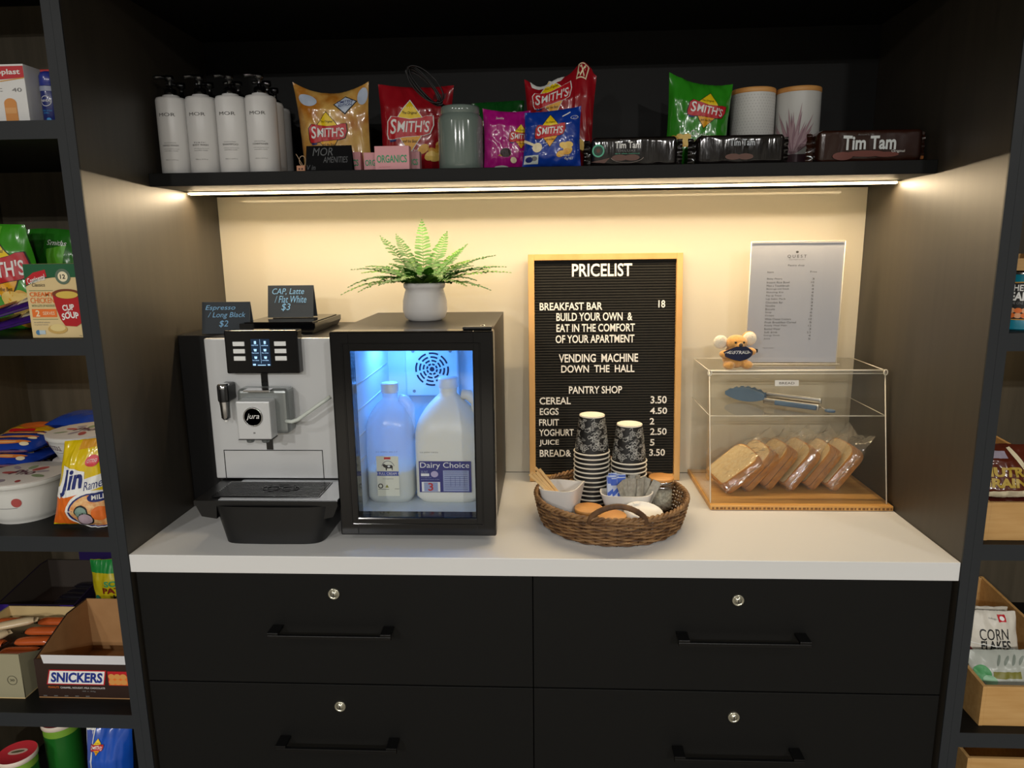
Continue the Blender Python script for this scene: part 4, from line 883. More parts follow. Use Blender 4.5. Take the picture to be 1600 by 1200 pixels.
for c, x in enumerate((-.7570, -.6935, -.6300, -.5665)):
    f = pump_bottle(x, .264, 'white pump bottle in the front row, ' + names[c], 'front row of pump bottles', [('hand and body', 'HAND WASH'), ('hair', 'BODY WASH'), ('everyday', 'SHAMPOO'), ('daily', 'CONDITIONER')][c])
    for rr_, y in enumerate((.333, .402)):
        if rr_ == 1 and c < 3: continue
        dup(f, (x - (.0105, .0200)[rr_], y, SZ), label='white pump bottle, %s row, in line with the one %s' % (('second', 'third')[rr_], names[c]))
tent('handwritten_sign', 'black folded card with faint grey handwriting in front of the gold packet', -.4690, -.3745, .243, SZ, .0510, [('MOR', -.72, .18, .60, .92, .2), ('AMENITIES', -.25, .84, .32, .56, .2), ('V in', -.98, -.60, .04, .24, .2)], tw=.002, lean=.16, col='#0c0c0e', ink=mat('faint_chalk', '#5f6164', .8))
def pack_box(name, label, b, m0, deco=None, cat='box', group=None, bev=.0008, deco2=None, rot=0):
    x0, x1, y0, y1, z0, z1 = b; m = MB(); m.box(x0 - (x0 + x1) / 2, (x1 - x0) / 2, -(y1 - y0) / 2, (y1 - y0) / 2, 0, z1 - z0, m0, bev)
    if deco: deco(Deco(m, flat(-(x1 - x0) / 2, 0, -(y1 - y0) / 2)), x1 - x0, z1 - z0)
    return m.build(name, loc=((x0 + x1) / 2, (y0 + y1) / 2, z0 + .0003), rot=(0, 0, rot), label=label, cat=cat, group=group)
PK = mat('pink_card', '#e3a0a6', .5); PK2 = mat('pink_card_dusty', '#c08a90', .55)
def d_org(d, w, h): d.text('ORGANICS', w * .06, w * .93, h * .30, h * .62, GRNP, 1, .02).text('natural period care', w * .12, w * .45, h * .10, h * .14, RED, 1)
pack_box('tampon_box', 'pink box with green lettering, frontmost of the pink boxes', (-.3260, -.2540, .238, .262, SZ, .7950), PK, d_org)
pack_box('tampon_box', 'pink box just behind the frontmost pink box, toward the black sign', (-.3570, -.2990, .268, .290, SZ, .7865), PK, d_org)
pack_box('tampon_box', 'pink box half hidden behind the black sign', (-.4290, -.3640, .270, .292, SZ, .7885), PK, d_org)
pack_box('tampon_box', 'dusty pink box between the frontmost pink box and the canister', (-.2960, -.2375, .268, .290, SZ, .7870), PK2, d_org)
t = thing('soap_pouch', 'tiny peach pouch with a looped string beside the last pump bottle', 'pouch', (-.4885, .262, SZ))
m = MB(); m.box(-.009, .009, -.006, .006, 0, .014, mat('peach_card', '#dc9f7c', .7), .001); Deco(m, flat(0, 0, -.006)).ell(-.003, .007, .002, .002, BROWN).ell(.003, .007, .002, .002, BROWN); m.build('pouch', t)
m = MB(); m.tube([(.003 + .007 * math.sin(a), 0, .024 - .010 * math.cos(a)) for a in [k * PI / 9 for k in range(19)]], .0008, mat('string', '#c9ad8c', .8), 5); m.tube([(-.010, 0, .038), (.004, -.002, .014)], .0007, MATS['string'], 5); m.build('string', t)
CANM = mat('celadon_glaze', '#73817a', .12, coat=.6)
t = thing('canister', 'grey green glazed ceramic canister in the middle of the shelf', 'canister', (-.1520, .2850, SZ))
m = MB(); m.lathe([(.0440, 0), (.0468, .004), (.0475, .015), (.0475, .095), (.0465, .104), (.0425, .1105), (.0405, .1125)], CANM, 56, cap1=False); m.build('body', t)
m = MB(); m.lathe([(.0405, .1125), (.0412, .1140), (.0412, .1245), (.0395, .1275), (.034, .1280), (0, .1275)], CANM, 48); m.build('lid', t)
m = MB(); CB = mat('cable_black', '#0c0b0d', .35); r = random.Random(5)
for k in range(6):
    a1, b1 = .046 + r.uniform(-.004, .005), .017 + r.uniform(-.005, .008); th_ = -.86 + r.uniform(-.14, .14); cx, cz = -.2240 + r.uniform(-.003, .003), .9175 + r.uniform(-.003, .003); yy = .270 + k * .0032
    m.tube([(cx + a1 * math.cos(a) * math.cos(th_) - b1 * math.sin(a) * math.sin(th_), yy + .003 * math.sin(a * 2 + k), cz + a1 * math.cos(a) * math.sin(th_) + b1 * math.sin(a) * math.cos(th_)) for a in [2 * PI * i / 40 for i in range(40)]], .0016, CB, 6, True)
m.tube([(-.198, .2725, .886), (-.190, .279, .8800), (-.184, .285, .8790)], .003, CB, 6)
m.build('cable_loop', label='coiled thin black cable leaning over the red packet onto the canister', cat='cable', loc=(0, 0, 0))
def wcan(x, label, deco, bm_):
    t = thing('canister', label, 'canister', (x, .402, SZ)); m = MB(); m.lathe([(.044, 0), (.0472, .003), (.0472, .1600)], bm_, 52); deco(Deco(m, barrel(.0472), .006)); m.build('body', t)
    m = MB(); m.lathe([(.0470, .1602), (.0478, .1612), (.0478, .1690), (.0465, .1705), (0, .1705)], CORK, 48); m.build('lid', t)
def d_dots(d):
    DT = mat('dot_grey', '#a8a8a6', .5)
    for i in range(22):
        for j in range(26): d.ell(-.072 + i * .0066 + (j % 2) * .0033, .004 + j * .006, .0010, .0010, DT, 0, 6)
def d_plant(d):
    r = random.Random(11)
    for k in range(34):
        a = math.radians(-64 + 128 * k / 33 + r.uniform(-4, 4)); L = .060 + r.uniform(-.02, .03); x0, z0 = -.020, .028; w = .0035
        p = (x0 + L * math.sin(a) * .9, z0 + .006 + L * math.cos(a) * 1.15); nx, nz = math.cos(a) * w, -math.sin(a) * w; c = (x0 + (p[0] - x0) * .5, z0 + (p[1] - z0) * .5)
        d.poly([(x0, z0), (c[0] - nx, c[1] - nz), p, (c[0] + nx, c[1] + nz)], mat('plant_mauve' if k % 2 else 'plant_rose', '#8a6570' if k % 2 else '#a88a90', .5), 1 + k % 3)
    d.rect(-.05, .03, .001, .030, mat('plant_plum', '#4a2a35', .5), 4)
wcan(.4820, 'white dotted canister with wooden lid, touching the green packet', d_dots, mat('canister_white', '#cfcfcb', .4)); wcan(.5800, 'white canister with mauve spiky plant picture and wooden lid', d_plant, MATS['canister_white'])
TTM = mat('biscuit_film_dark', '#14100f', .10, spec=.8, bump=(7, 1.0), stretch=(5, 3, 1)); TTB = mat('biscuit_film_brown', '#2e160d', .14, spec=.7, bump=(7, .8), stretch=(3, 3, 1))
def biscuit(label, x0, x1, y, h, m0, deco, dpt=.056, rot=0):
    t = thing('biscuit_pack', label, 'biscuits', ((x0 + x1) / 2, y, SZ), rot); w = x1 - x0; fin = .013; m = MB(); sd = x0 * 40
    def sec(u, v):
        a = 2 * PI * u; c, q = math.cos(a), math.sin(a); c, q = math.copysign(abs(c) ** .22, c), math.copysign(abs(q) ** .22, q); e = min(1, min(v, 1 - v) / .045) ** .5
        n_ = noise.noise(Vector((a * 1.2, v * 9, sd))) * .0012
        return (-w / 2 + fin + v * (w - 2 * fin), c * (dpt / 2) * (.55 + .45 * e) + n_, h / 2 + q * (h / 2 - .0008) * (.72 + .28 * e) + n_ * .5)
    m.grid(sec, 56, 60, m0, cu=True)
    for v in (0, 1): m.add([sec(k / 56, v) for k in range(56)], [list(range(56))], m0)
    lo = min(v[2] for v in m.V); m.V = [(a, b, c - lo) for a, b, c in m.V]
    deco(Deco(m, lambda u, v, hh: Vector((u, -dpt / 2 - .0016 - hh, v)))); m.build('wrapper', t)
    for s in (-1, 1):
        m = MB(); xx = s * (w / 2 - fin); m.grid(lambda u, v: (xx + s * fin * v, (u - .5) * .010 * (1 - v) + .0022 * math.sin(u * 22) * v, .004 + u * (h - .008)), 30, 6, m0)
        if s > 0 and m0 is TTB: m.box(w / 2 - .008, w / 2 - .001, -.004, .004, .006, .013, mat('orange_dot', '#b0682a', .5), .001)
        m.build('crimped_end', t)
def d_tt1(d):
    TEAL = mat('print_teal', '#4fae8c', .5); d.ring(-.0735, .030, .0125, .0125, .0032, TEAL, 1).ell(-.0735, .030, .0085, .0085, mat('print_deep_green', '#12331f', .5), 1).ell(-.0735, .030, .004, .0042, BROWN, 2)
    d.text("Arnott's", -.030, -.012, .0490, .0520, GREY, 1).text('Tim Tam', -.0400, .0120, .0340, .0470, WPRINT, 1, .02).text('DELUXE', -.033, .003, .0275, .0318, GREY, 1).text('dark choc hazelnut', -.040, .010, .0230, .0252, TEAL, 1)
    for x in (-.030, -.006): d.ell(x, .016, .016, .006, mat('print_choc', '#5c3524', .5), 1)
    d.poly([(-.088, .008), (-.05, .016), (-.06, .006)], MATS['print_choc'], 1).ring(-.015, .018, .034, .012, .0016, mat('print_swirl', '#8a7a70', .5), 2, 24, 190, 350)
biscuit('black biscuit pack with a green ring badge beside the blue packet', .1060, .3080, .268, .0585, TTM, d_tt1)
def d_tt2(d): d.text("Arnott's", -.018, -.004, .0485, .0510, GREY, 1).text('Tim Tam', -.024, .026, .0350, .0480, mat('print_steel', '#b7bec4', .5), 1, .02); [d.ell(x, .014, .016, .006, mat('print_choc', '#5c3524', .5), 1) for x in (-.016, .008)]
biscuit('black shiny biscuit pack under the green packet and dotted canister', .3190, .5220, .268, .0585, TTM, d_tt2)
def d_tt3(d):
    d.text("Arnott's", -.028, -.006, .0510, .0545, GREY, 1).text('Tim Tam', -.0560, .0480, .0240, .0500, mat('print_silver_white', '#d5dbdb', .5), 1, .03, big=.12).text('Original', .040, .066, .0165, .0225, WPRINT, 1)
    RB = mat('print_red_brown', '#6a2d1c', .5); d.ell(-.055, .012, .02, .008, RB, 0).ell(-.01, .016, .04, .006, RB, 0).ell(.03, .014, .025, .005, RB, 0)
biscuit('brown biscuit pack with big pale lettering at the shelf end', .5600, .7960, .274, .0640, TTB, d_tt3)

# ------------------------------------------------------------------ shelving unit beside the coffee machine
Z1, Z2, Z3, Z4, Z5 = [z + .0002 for z in SHELVES]
WB = mat('box_white', '#e4e4e2', .45)
def d_plast(d, w, h):
    d.poly([(0, h * .70), (w, h * .77), (w, h * .965), (0, h * .965)], RED, 1).poly([(0, h * .68), (w * .6, h * .715), (w, h * .775), (w, h * .76), (w * .6, h * .70), (0, h * .665)], GOLD, 1)
    d.text('Elastoplast', w * .34, w * .95, h * .80, h * .915, WPRINT, 2, .02).text('CLASSIC', w * .30, w * .66, h * .545, h * .60, GREY, 1).text('40', w * .80, w * .94, h * .535, h * .60, GREY, 1)
    PLS = mat('plaster_tan', '#d8924c', .6); d.rect(w * .66, w * .84, 0, h * .34, PLS, 1).ell(w * .75, h * .34, w * .09, h * .09, PLS, 1).rect(w * .67, w * .83, h * .17, h * .27, mat('plaster_pad', '#e0a566', .6), 2)
pack_box('plaster_box', 'white plaster box with a red and gold band on the top shelf', (-1.030, -.9020, .030, .075, Z1, .9190), WB, d_plast, 'box')
t = thing('deodorant_can', 'small navy deodorant can beside the white plaster box', 'spray can', (-.8828, .068, Z1))
m = MB(); NV = mat('can_navy', '#16246e', .3, coat=.4); m.lathe([(.0150, 0), (.0165, .002), (.0168, .066), (.0160, .0685)], NV, 36); d = Deco(m, barrel(.0168), .006)
d.rect(-.017, .017, .0595, .0680, mat('can_grey_band', '#8c93a8', .4), 1).ring(0, .042, .0095, .0090, .0008, WPRINT, 1).text('NIVEA', -.0075, .0075, .0405, .0445, WPRINT, 1).text('fresh active', -.0085, .0085, .024, .0275, mat('print_cyan', '#2c8fd0', .5), 1).text('48h', -.0075, .004, .0200, .0225, MATS['print_cyan'], 1).ell(.002, .010, .004, .003, MATS['print_cyan'], 1); m.build('body', t)
m = MB(); m.lathe([(.0160, .0688), (.0168, .0700), (.0165, .0860), (.0140, .0925), (.008, .0950), (0, .0955)], mat('cap_blue', '#27358f', .25, coat=.5), 36); m.build('cap', t)
def d_tooth(d, w, h): [d.rect(w * .2, w * .8, h * (.05 + .12 * k), h * (.10 + .12 * k), GREY if k % 2 else INK, 1) for k in range(7)]
pack_box('card_packet', 'narrow white packet squeezed between the navy can and the side panel', (-.8640, -.8480, .050, .066, Z1, .9000), WB, d_tooth, 'packet', rot=0)
pack_box('red_carton', 'red carton lying behind the white plaster box', (-.9850, -.8920, .110, .175, Z1, .9280), mat('carton_red', '#c4161f', .5), None, 'box')
pack_box('beige_carton', 'beige carton behind the red carton at the picture border', (-1.06, -.9950, .120, .175, Z1, .9400), mat('carton_beige', '#d8c3a0', .6), None, 'box')
# soup shelf
SOUPB = mat('soup_box_cream', '#dcc48f', .5)
def d_soup(d, w, h):
    GR = mat('soup_green', '#0f5a34', .45); d.rect(0, w, h * .82, h, GR, 1).poly([(0, h * .70), (w * .30, h * .80), (w * .55, h * .835), (w * .55, h * .82), (0, h * .82)], GR, 1)
    d.poly([(w * .02, h * .715), (w * .2, h * .79), (w * .44, h * .83), (w * .42, h * .925), (w * .18, h * .885), (w * .02, h * .80)], RED, 2).text('Continental', w * .05, w * .41, h * .76, h * .84, WPRINT, 3, .01, .2, rot=.25)
    d.text('Classics', w * .13, w * .38, h * .70, h * .745, INK, 2, slant=.2).line([(w * .06, h * .645), (w * .52, h * .645)], .0007, GR, 1)
    d.text('CREAMY', w * .06, w * .52, h * .565, h * .625, ORG, 2, .015).text('CHICKEN', w * .06, w * .52, h * .475, h * .55, ORG, 2, .0).text('WITH LOTS OF NOODLES', w * .07, w * .52, h * .425, h * .455, GR, 2)
    d.rect(w * .06, w * .54, h * .285, h * .395, ORG, 1).text('2', w * .13, w * .21, h * .295, h * .38, CREAM, 2, .02).text('SERVES', w * .27, w * .50, h * .315, h * .36, CREAM, 2).line([(w * .06, h * .255), (w * .55, h * .255)], .0007, GR, 1)
    d.text('no artificial colours', w * .07, w * .38, h * .205, h * .225, GREY, 1).text('no preservatives', w * .07, w * .34, h * .17, h * .19, GREY, 1).ell(w * .13, h * .075, w * .05, h * .035, mat('rating_blue', '#4a7fa8', .5), 1).rect(w * .15, w * .27, h * .05, h * .105, mat('rating_pale', '#b9cbd2', .5), 1)
    d.ring(w * .75, h * .83, w * .145, w * .145, w * .05, mat('badge_grey_green', '#5c6f5c', .5), 2).ell(w * .75, h * .83, w * .095, w * .095, CREAM, 2).text('12', w * .70, w * .80, h * .80, h * .86, INK, 3, .02)
    MG = mat('mug_red', '#b3161f', .35); d.poly([(w * .50, h * .60), (w, h * .60), (w, h * .20), (w * .90, h * .155), (w * .68, h * .165), (w * .60, h * .26), (w * .54, h * .42)], MG, 3).ell(w * .78, h * .60, w * .27, h * .065, mat('mug_rim', '#7a3a1c', .4), 4, 26, 0, 360)
    d.ell(w * .79, h * .585, w * .215, h * .05, mat('soup_yellow', '#d8b84e', .5), 5).text('CUP', w * .67, w * .90, h * .375, h * .455, WPRINT, 5, .03, rot=.08).text('a', w * .75, w * .80, h * .345, h * .37, WPRINT, 5).text('SOUP', w * .64, w * .97, h * .245, h * .335, WPRINT, 5, .03, rot=.08, arch=.003)
    d.ell(w * .52, h * .12, w * .19, h * .065, mat('bread_print', '#c9a55c', .5), 2).ell(w * .53, h * .14, w * .15, h * .05, mat('soup_bread_light', '#e3cd8c', .5), 3).text('40g', w * .92, w * .98, h * .02, h * .035, GREY, 1)
pack_box('soup_box', 'cream and green chicken soup box at the front of the shelf', (-.9410, -.8420, .012, .050, Z2, .5680), SOUPB, d_soup, 'soup box')
def d_lg(d):
    d.poly([(.1, 1), (.45, .98), (.2, .55), (-.2, .35), (-.15, .6)], mat('print_lime', '#5fb02c', .4), 0).poly([(.15, .75), (.35, .72), (.2, .5)], YEL, 1); smiths(d, .30, .58, .62, rot=.10); chips(d, .72, .20, .34, 9, 12); d.text('Chicken', -.2, .2, .32, .36, WPRINT, 2)
packet('crisp_packet', 'bright green crisp packet leaning beside the soup box', [(-1.222, Z2), (-.9930, Z2), (-1.201, .6500), (-1.042, .6450)], .168, .055, foil('foil_lime', '#3f9a22'), d_lg, .0, 21, wr=1.2)
def d_lg2(d): d.text('Smiths', -.1, .5, .84, .89, WPRINT, 1, slant=.2).poly([(-.1, .80), (.5, .85), (.35, .5), (0, .45)], mat('print_lime', '#5fb02c', .4), 0)
packet('crisp_packet', 'darker green crisp packet standing behind the soup box', [(-1.122, Z2), (-.9760, Z2), (-1.1010, .6370), (-.9660, .6280)], .248, .05, foil('foil_green_mid', '#256f1c'), d_lg2, -.006, 22, wr=1.3)
def d_dk(d): d.poly([(-1, .86), (1, .90), (1, 1), (-1, 1)], GOLD, 1).line([(-.6, .55), (.6, .75)], .03, PURP, 1).text('Pretzels', -.5, .5, .38, .48, CREAM, 1)
packet('snack_bag', 'navy snack bag with a gold top behind the soup box', [(-1.053, Z2), (-.9380, Z2), (-1.042, .6450), (-.9540, .6460)], .325, .045, foil('foil_navy', '#15143a'), d_dk, .0, 23, wr=1.5)
PUR = foil('foil_purple', '#3c1c6c')
def choc_bar(label, x, y, z, rz, tip, seed):
    m = MB(); r_ = random.Random(seed)
    m.grid(lambda u, v: ((u - .5) * .13, (v - .5) * .060, .0065 + .006 * (1 - abs(2 * v - 1) ** 3) * (1 - abs(2 * u - 1) ** 8) + .001 * noise.noise(Vector((u * 6, v * 4, seed)))), 30, 16, PUR); m.box(-.058, .058, -.028, .028, 0, .0075, PUR, .002)
    d = Deco(m, lambda u, v, h: Vector((u, v, .0137 - .004 * (abs(v) / .03) ** 3 + h)), .008); d.ell(-.02, .004, .026, .018, mat('choc_brown', '#7a3c24', .4), 1).ell(-.028, .0, .014, .008, ORG, 2).rect(.018, .055, -.020, .024, CREAM, 1).text('milk', .022, .05, -.004, .012, PURP, 2)
    return m.build('chocolate_block', loc=(x, y, z), rot=(.28, tip, rz), label=label, cat='chocolate')
choc_bar('purple chocolate block on top of the leaning pair, its picture side showing', -1.0090, .070, Z2 + .0490, .12, -.28, 1); choc_bar('purple chocolate block underneath the leaning pair beside the soup box', -1.0120, .078, Z2 + .0240, .16, -.24, 2)
# noodle shelf
FOAM = mat('foam_white', '#dcdcd6', .5); LIDP = mat('lid_paper', '#d8cfc6', .5)
def noodle(x, y, z, label, r_, h, seed, tilt=0):
    t = thing('noodle_bowl', label, 'noodle bowl', (x, y, z)); t.rotation_euler = (0, tilt, 0)
    m = MB(); m.lathe([(r_ * .70, 0), (r_ * .72, .006), (r_ * .74, .008), (r_ * .78, .016), (r_ * .92, h - .022), (r_ * .945, h - .012), (r_ * .97, h - .010), (r_ * 1.0, h - .008), (r_ * 1.0, h)], FOAM, 56, cap1=False); d = Deco(m, barrel(r_ * .86, rz=lambda v: r_ * (.78 + .14 * (v - .016) / (h - .038))), .008)
    d.line([(-.035, h * .42), (.03, h * .42)], .0012, GREY, 1).text('NOODLE', -.05, -.012, h * .52, h * .72, mat('print_plum', '#5c2a3c', .5), 1).ell(.03, h * .55, .009, .010, mat('print_rose', '#b4504c', .5), 1).ell(-.07, h * .60, .009, .012, MATS['print_rose'], 1); m.build('bowl', t)
    m = MB(); m.lathe([(r_ * 1.0, h + .0003), (r_ * 1.01, h + .0010), (r_ * .99, h + .0018), (0, h + .0018)], LIDP, 56); d = Deco(m, lambda u, v, hh: Vector((u, v, h + .0020 + hh)))
    rr = random.Random(seed)
    for k in range(9):
        a = k * .7 + seed; q = r_ * rr.uniform(.35, .78); d.ell(q * math.cos(a), q * math.sin(a), r_ * rr.uniform(.10, .22), r_ * rr.uniform(.06, .14), (MATS['print_rose'], mat('print_sage', '#8b9a74', .5), mat('print_mauve_grey', '#a294a0', .5))[k % 3], 1, 16, rot=a)
    d.text('Pho', -r_ * .3, r_ * .3, -r_ * .15, r_ * .22, mat('print_plum', '#5c2a3c', .5), 2, .01, .2); m.build('paper_lid', t); return t
noodle(-1.0850, .118, Z3, 'white noodle bowl with patterned paper lid at the front of the shelf', .0840, .0900, 1)
noodle(-1.0530, .300, Z3, 'white noodle bowl behind the front one, under the upper noodle bowl', .0800, .0740, 4)
noodle(-1.0540, .290, Z3 + .0775, 'white noodle bowl raised on another bowl, behind the yellow ramen packet', .0820, .0620, 3)
noodle(-1.0250, .450, Z3, 'white noodle bowl at the very back corner of the shelf', .0740, .1520, 5)
BLP = foil('foil_royal', '#1e3fa0')
def flatpack(name, label, x, y, z, w, dp, h, rz, tip, m0, deco, cat='noodle packet', seed=0):
    m = MB(); sv = Vector((seed, seed * 2, 3))
    top = lambda u, v: Vector(((u - .5) * w, (v - .5) * dp, h * .5 + h * .5 * (1 - abs(2 * u - 1) ** 5) * (1 - abs(2 * v - 1) ** 4) + .0018 * noise.noise(Vector((u * 5, v * 5, 0)) + sv)))
    m.grid(top, 34, 26, m0); m.grid(lambda u, v: Vector(((u - .5) * w, (v - .5) * dp, h * .5 - h * .5 * (1 - abs(2 * u - 1) ** 6) * (1 - abs(2 * v - 1) ** 6))), 24, 18, m0)
    if deco: deco(Deco(m, lambda u, v, hh: top(u, v) + Vector((0, 0, .0008 + hh)), .07))
    return m.build(name, loc=(x, y, z), rot=(tip, 0, rz), label=label, cat=cat)
def d_bo(d):
    OP = mat('print_bright_orange', '#ee8a35', .45)
    for k, v in enumerate((.16, .40, .66, .86)): d.poly([(.10 + .04 * k, v - .05), (.80, v - .04), (.86, v + .05), (.15, v + .07)], OP, 1).ell(.80, v - .05, .07, .05, CREAM, 2, 14).ell(.12, v - .09, .08, .04, CREAM, 2, 14).rect(.25, .65, v - .02, v + .02, mat('print_peach', '#f2b878', .5), 2)
for k, (x, y, z, tp, lb) in enumerate([(-1.228, .270, .0, .0, 'lowest in the stack behind the front bowl'), (-1.224, .275, .031, .0, 'second from the bottom of its stack'), (-1.220, .280, .062, .01, 'third from the bottom, under the topmost of its stack'), (-1.214, .285, .094, .03, 'topmost of its stack')]):
    flatpack('noodle_packet', 'blue and orange noodle packet ' + lb, x, y, Z3 + z + .003 + abs(math.sin(tp)) * .065, .150, .125, .0300, -.12 + .05 * k, tp, BLP, d_bo, seed=k)
flatpack('noodle_packet', 'yellow and orange noodle packet tossed behind the blue stack', -1.285, .430, Z3 + .084, .125, .12, .034, .12, .0, foil('foil_yellow', '#d8a514'), lambda d: d.ell(.55, .5, .3, .25, ORG, 1).rect(.2, .7, .1, .2, RED, 2), seed=9)
flatpack('noodle_packet', 'yellow and orange noodle packet under the tossed one', -1.283, .432, Z3 + .002, .125, .12, .080, .08, .0, MATS['foil_yellow'], lambda d: d.ell(.5, .5, .3, .25, ORG, 1), seed=10)
flatpack('noodle_packet', 'plain blue noodle packet lying at the back between bowls and shelf back', -1.155, .430, Z3 + .116, .115, .13, .034, .0, .0, BLP, None, seed=11); flatpack('noodle_packet', 'plain blue noodle packet supporting the one at the back', -1.155, .432, Z3 + .002, .115, .13, .112, .0, .0, BLP, None, seed=12)
def d_jin(d):
    OR2 = mat('ramen_orange', '#e06a1c', .4); d.poly([(-1, .02), (1, .02), (1, .40), (.2, .42), (-1, .36)], OR2, 0).poly([(-.85, .40), (-.5, .36), (1.0, .47), (1, .62), (.1, .56), (-.25, .50), (-.8, .46)], WPRINT, 1)
    d.poly([(-.98, .38), (-.72, .34), (-.62, .40), (-.30, .40), (.1, .42), (.30, .48), (.32, .66), (-.15, .70), (-.62, .74), (-.72, .50), (-.98, .46)], WPRINT, 2)
    d.text('Jin', -.70, .26, .385, .70, NAVY, 3, .03, .15, rot=.04).text('Ramen', .28, 1.02, .455, .555, NAVY, 3, .0, .2, rot=.05)
    d.ell(.55, .20, .95, .235, WPRINT, 1).ell(.58, .19, .88, .215, NAVY, 2).ell(.60, .19, .82, .20, mat('noodle_print', '#d98a4a', .5, noise_=(110, '#f0c78c', .35, .65)), 3)
    d.ell(.20, .19, .26, .085, INK, 4).ell(.20, .185, .22, .07, mat('shell_green', '#7f9a8e', .5), 5).ell(.32, .10, .28, .085, INK, 5).ell(.32, .10, .23, .07, mat('shell_mauve', '#b9a3b0', .5), 6).ell(.80, .16, .25, .085, ORG, 6)
    d.ell(.78, .35, .36, .055, NAVY, 4).text('MILD', .58, 1.02, .325, .38, WPRINT, 5, .02); d.ell(.55, .77, .24, .065, mat('print_coral', '#d8404a', .45), 2).text('OTTOGI', .38, .72, .755, .79, WPRINT, 3).poly([(-.15, .90), (.95, .93), (.95, 1), (-.15, 1)], GOLD, 1)
packet('ramen_packet', 'yellow and orange ramen packet standing at the front of the shelf by the side panel', [(-.9790, Z3), (-.8600, Z3), (-.9440, .2080), (-.8500, .2180)], .048, .050, foil('foil_lemon', '#e2c312'), d_jin, .0, 31, wr=1.1, cat='noodle packet', lean=.08)

# chocolate bar boxes
def open_box(name, label, x0, x1, y0, y1, z, hf, hb, m_out, m_in, slope=.62, cat='display box', front=None, front_w=None, wt=.0025, tops=None):
    """a shelf display carton: low front, high back, sides sloping between"""
    t = thing(name, label, cat, ((x0 + x1) / 2, y0, z)); w = (x1 - x0) / 2; dp = y1 - y0
    m = MB(); m.box(-w, w, 0, dp, .0004, wt, m_in); m.build('bottom', t)
    ys = dp * slope; sd = [(0, wt), (dp, wt), (dp, hb), (ys, hb), (.004, hf)]
    for s in (-1, 1): m = MB(); a = s * w; b = s * (w - wt); m.prism(sd, min(a, b), max(a, b), m_out, 'x'); m.prism([(p[0] * .99 + .001, p[1] * .985) for p in sd], min(b, b - s * .0005), max(b, b - s * .0005), m_in, 'x'); m.build('side', t)
    m = MB(); m.box(-w + wt, w - wt, dp - wt, dp, wt, hb, m_in); m.build('back', t)
    m = MB(); m.box(-w, w, 0, wt, wt, hf, m_out); m.box(-w + wt, w - wt, wt, wt + .0005, wt, hf, m_in)
    if front: front(Deco(m, flat(-w, 0, 0)), 2 * w, hf)
    m.build('front', t); return t
DBR = mat('carton_brown', '#2e1c14', .5)
def d_snk(d, w, h):
    d.poly([(w * .10, h * .90), (w * .96, h * .90), (w * .95, h * 1.12), (w * .92, h * 1.12), (w * .08, h * 1.12)], mat('torn_white', '#d6d6d8', .7), 2)
    d.poly([(w * .10, h * .36), (w * .70, h * .36), (w * .735, h * .74), (w * .145, h * .74)], RED, 1).poly([(w * .115, h * .385), (w * .69, h * .385), (w * .72, h * .715), (w * .155, h * .715)], WPRINT, 2)
    d.text('SNICKERS', w * .15, w * .695, h * .42, h * .68, mat('print_royal', '#1b2f86', .5), 3, .04, .22); d.rect(w * .745, w * .985, h * .36, h * .72, RED, 1).rect(w * .755, w * .98, h * .37, h * .60, ORG, 2)
    for k in range(6): d.ell(w * (.785 + .03 * (k % 3) * 2), h * (.45 + .14 * (k // 3)), w * .035, h * .07, mat('peanut_print', '#d9984e', .5), 3, 14)
    d.text('PEANUTS', w * .115, w * .225, h * .265, h * .315, ORG, 2).text('CARAMEL, NOUGAT, MILK CHOCOLATE', w * .24, w * .70, h * .255, h * .305, WPRINT, 2).text('48 x 44g', w * .46, w * .60, h * .175, h * .215, GREY, 2)
    for k in range(5): d.rect(w * (.05 + .11 * k), w * (.09 + .11 * k), h * .06, h * .075, GREY, 2)
open_box('snack_carton', 'empty brown chocolate bar carton with a torn white front lip', -1.0700, -.8560, .050, .235, Z4, .0920, .1350, DBR, CARD, front=d_snk)
TAN = mat('carton_olive', '#9a9478', .6); TANI = mat('carton_inner_cream', '#d9bd86', .7)
def d_tan(d, w, h):
    IK = mat('print_olive_dark', '#4d4a38', .6); d.ring(w * .90, h * .42, .011, .011, .0012, IK, 1); d.text('30', w * .90 - .005, w * .90 + .005, h * .40, h * .45, IK, 2).poly([(w * .2, h * .5), (w * .78, h * .5), (w * .78, h), (w * .2, h)], mat('torn_white', '#d6d6d8', .7), 1)
open_box('snack_carton', 'olive and tan carton half full of orange wrapped bars', -1.3200, -1.0980, .045, .300, Z4, .1050, .0770, TAN, TANI, slope=.25, front=d_tan)
for s in (1,): pass
BARO = foil('foil_orange', '#c05a2a'); BARD = mat('bar_end_dark', '#2a201c', .3, coat=.4)
def wrapped_bar(label, x, y, z, rz, m0, tip=0, m1=None, group=None, L=.097):
    t = thing('chocolate_bar', label, 'chocolate bar', (x, y, z), rz, group); t.rotation_euler = (0, tip, rz)
    m = MB(); m.grid(lambda u, v: (-L / 2 + .008 + v * (L - .016), .0135 * math.cos(2 * PI * u) * (1 - .25 * abs(2 * v - 1) ** 6), .009 + .009 * math.sin(2 * PI * u) * (1 - .4 * abs(2 * v - 1) ** 6)), 18, 14, m0, cu=True); m.build('wrapper', t)
    for s in (-1, 1):
        m = MB(); m.grid(lambda u, v: (s * (L / 2 - .009 + .009 * v), (u - .5) * .024, .009 + .0014 * math.sin(u * 18) * v), 16, 4, m1 or m0); m.build('crimp', t)
    return t
b0 = None
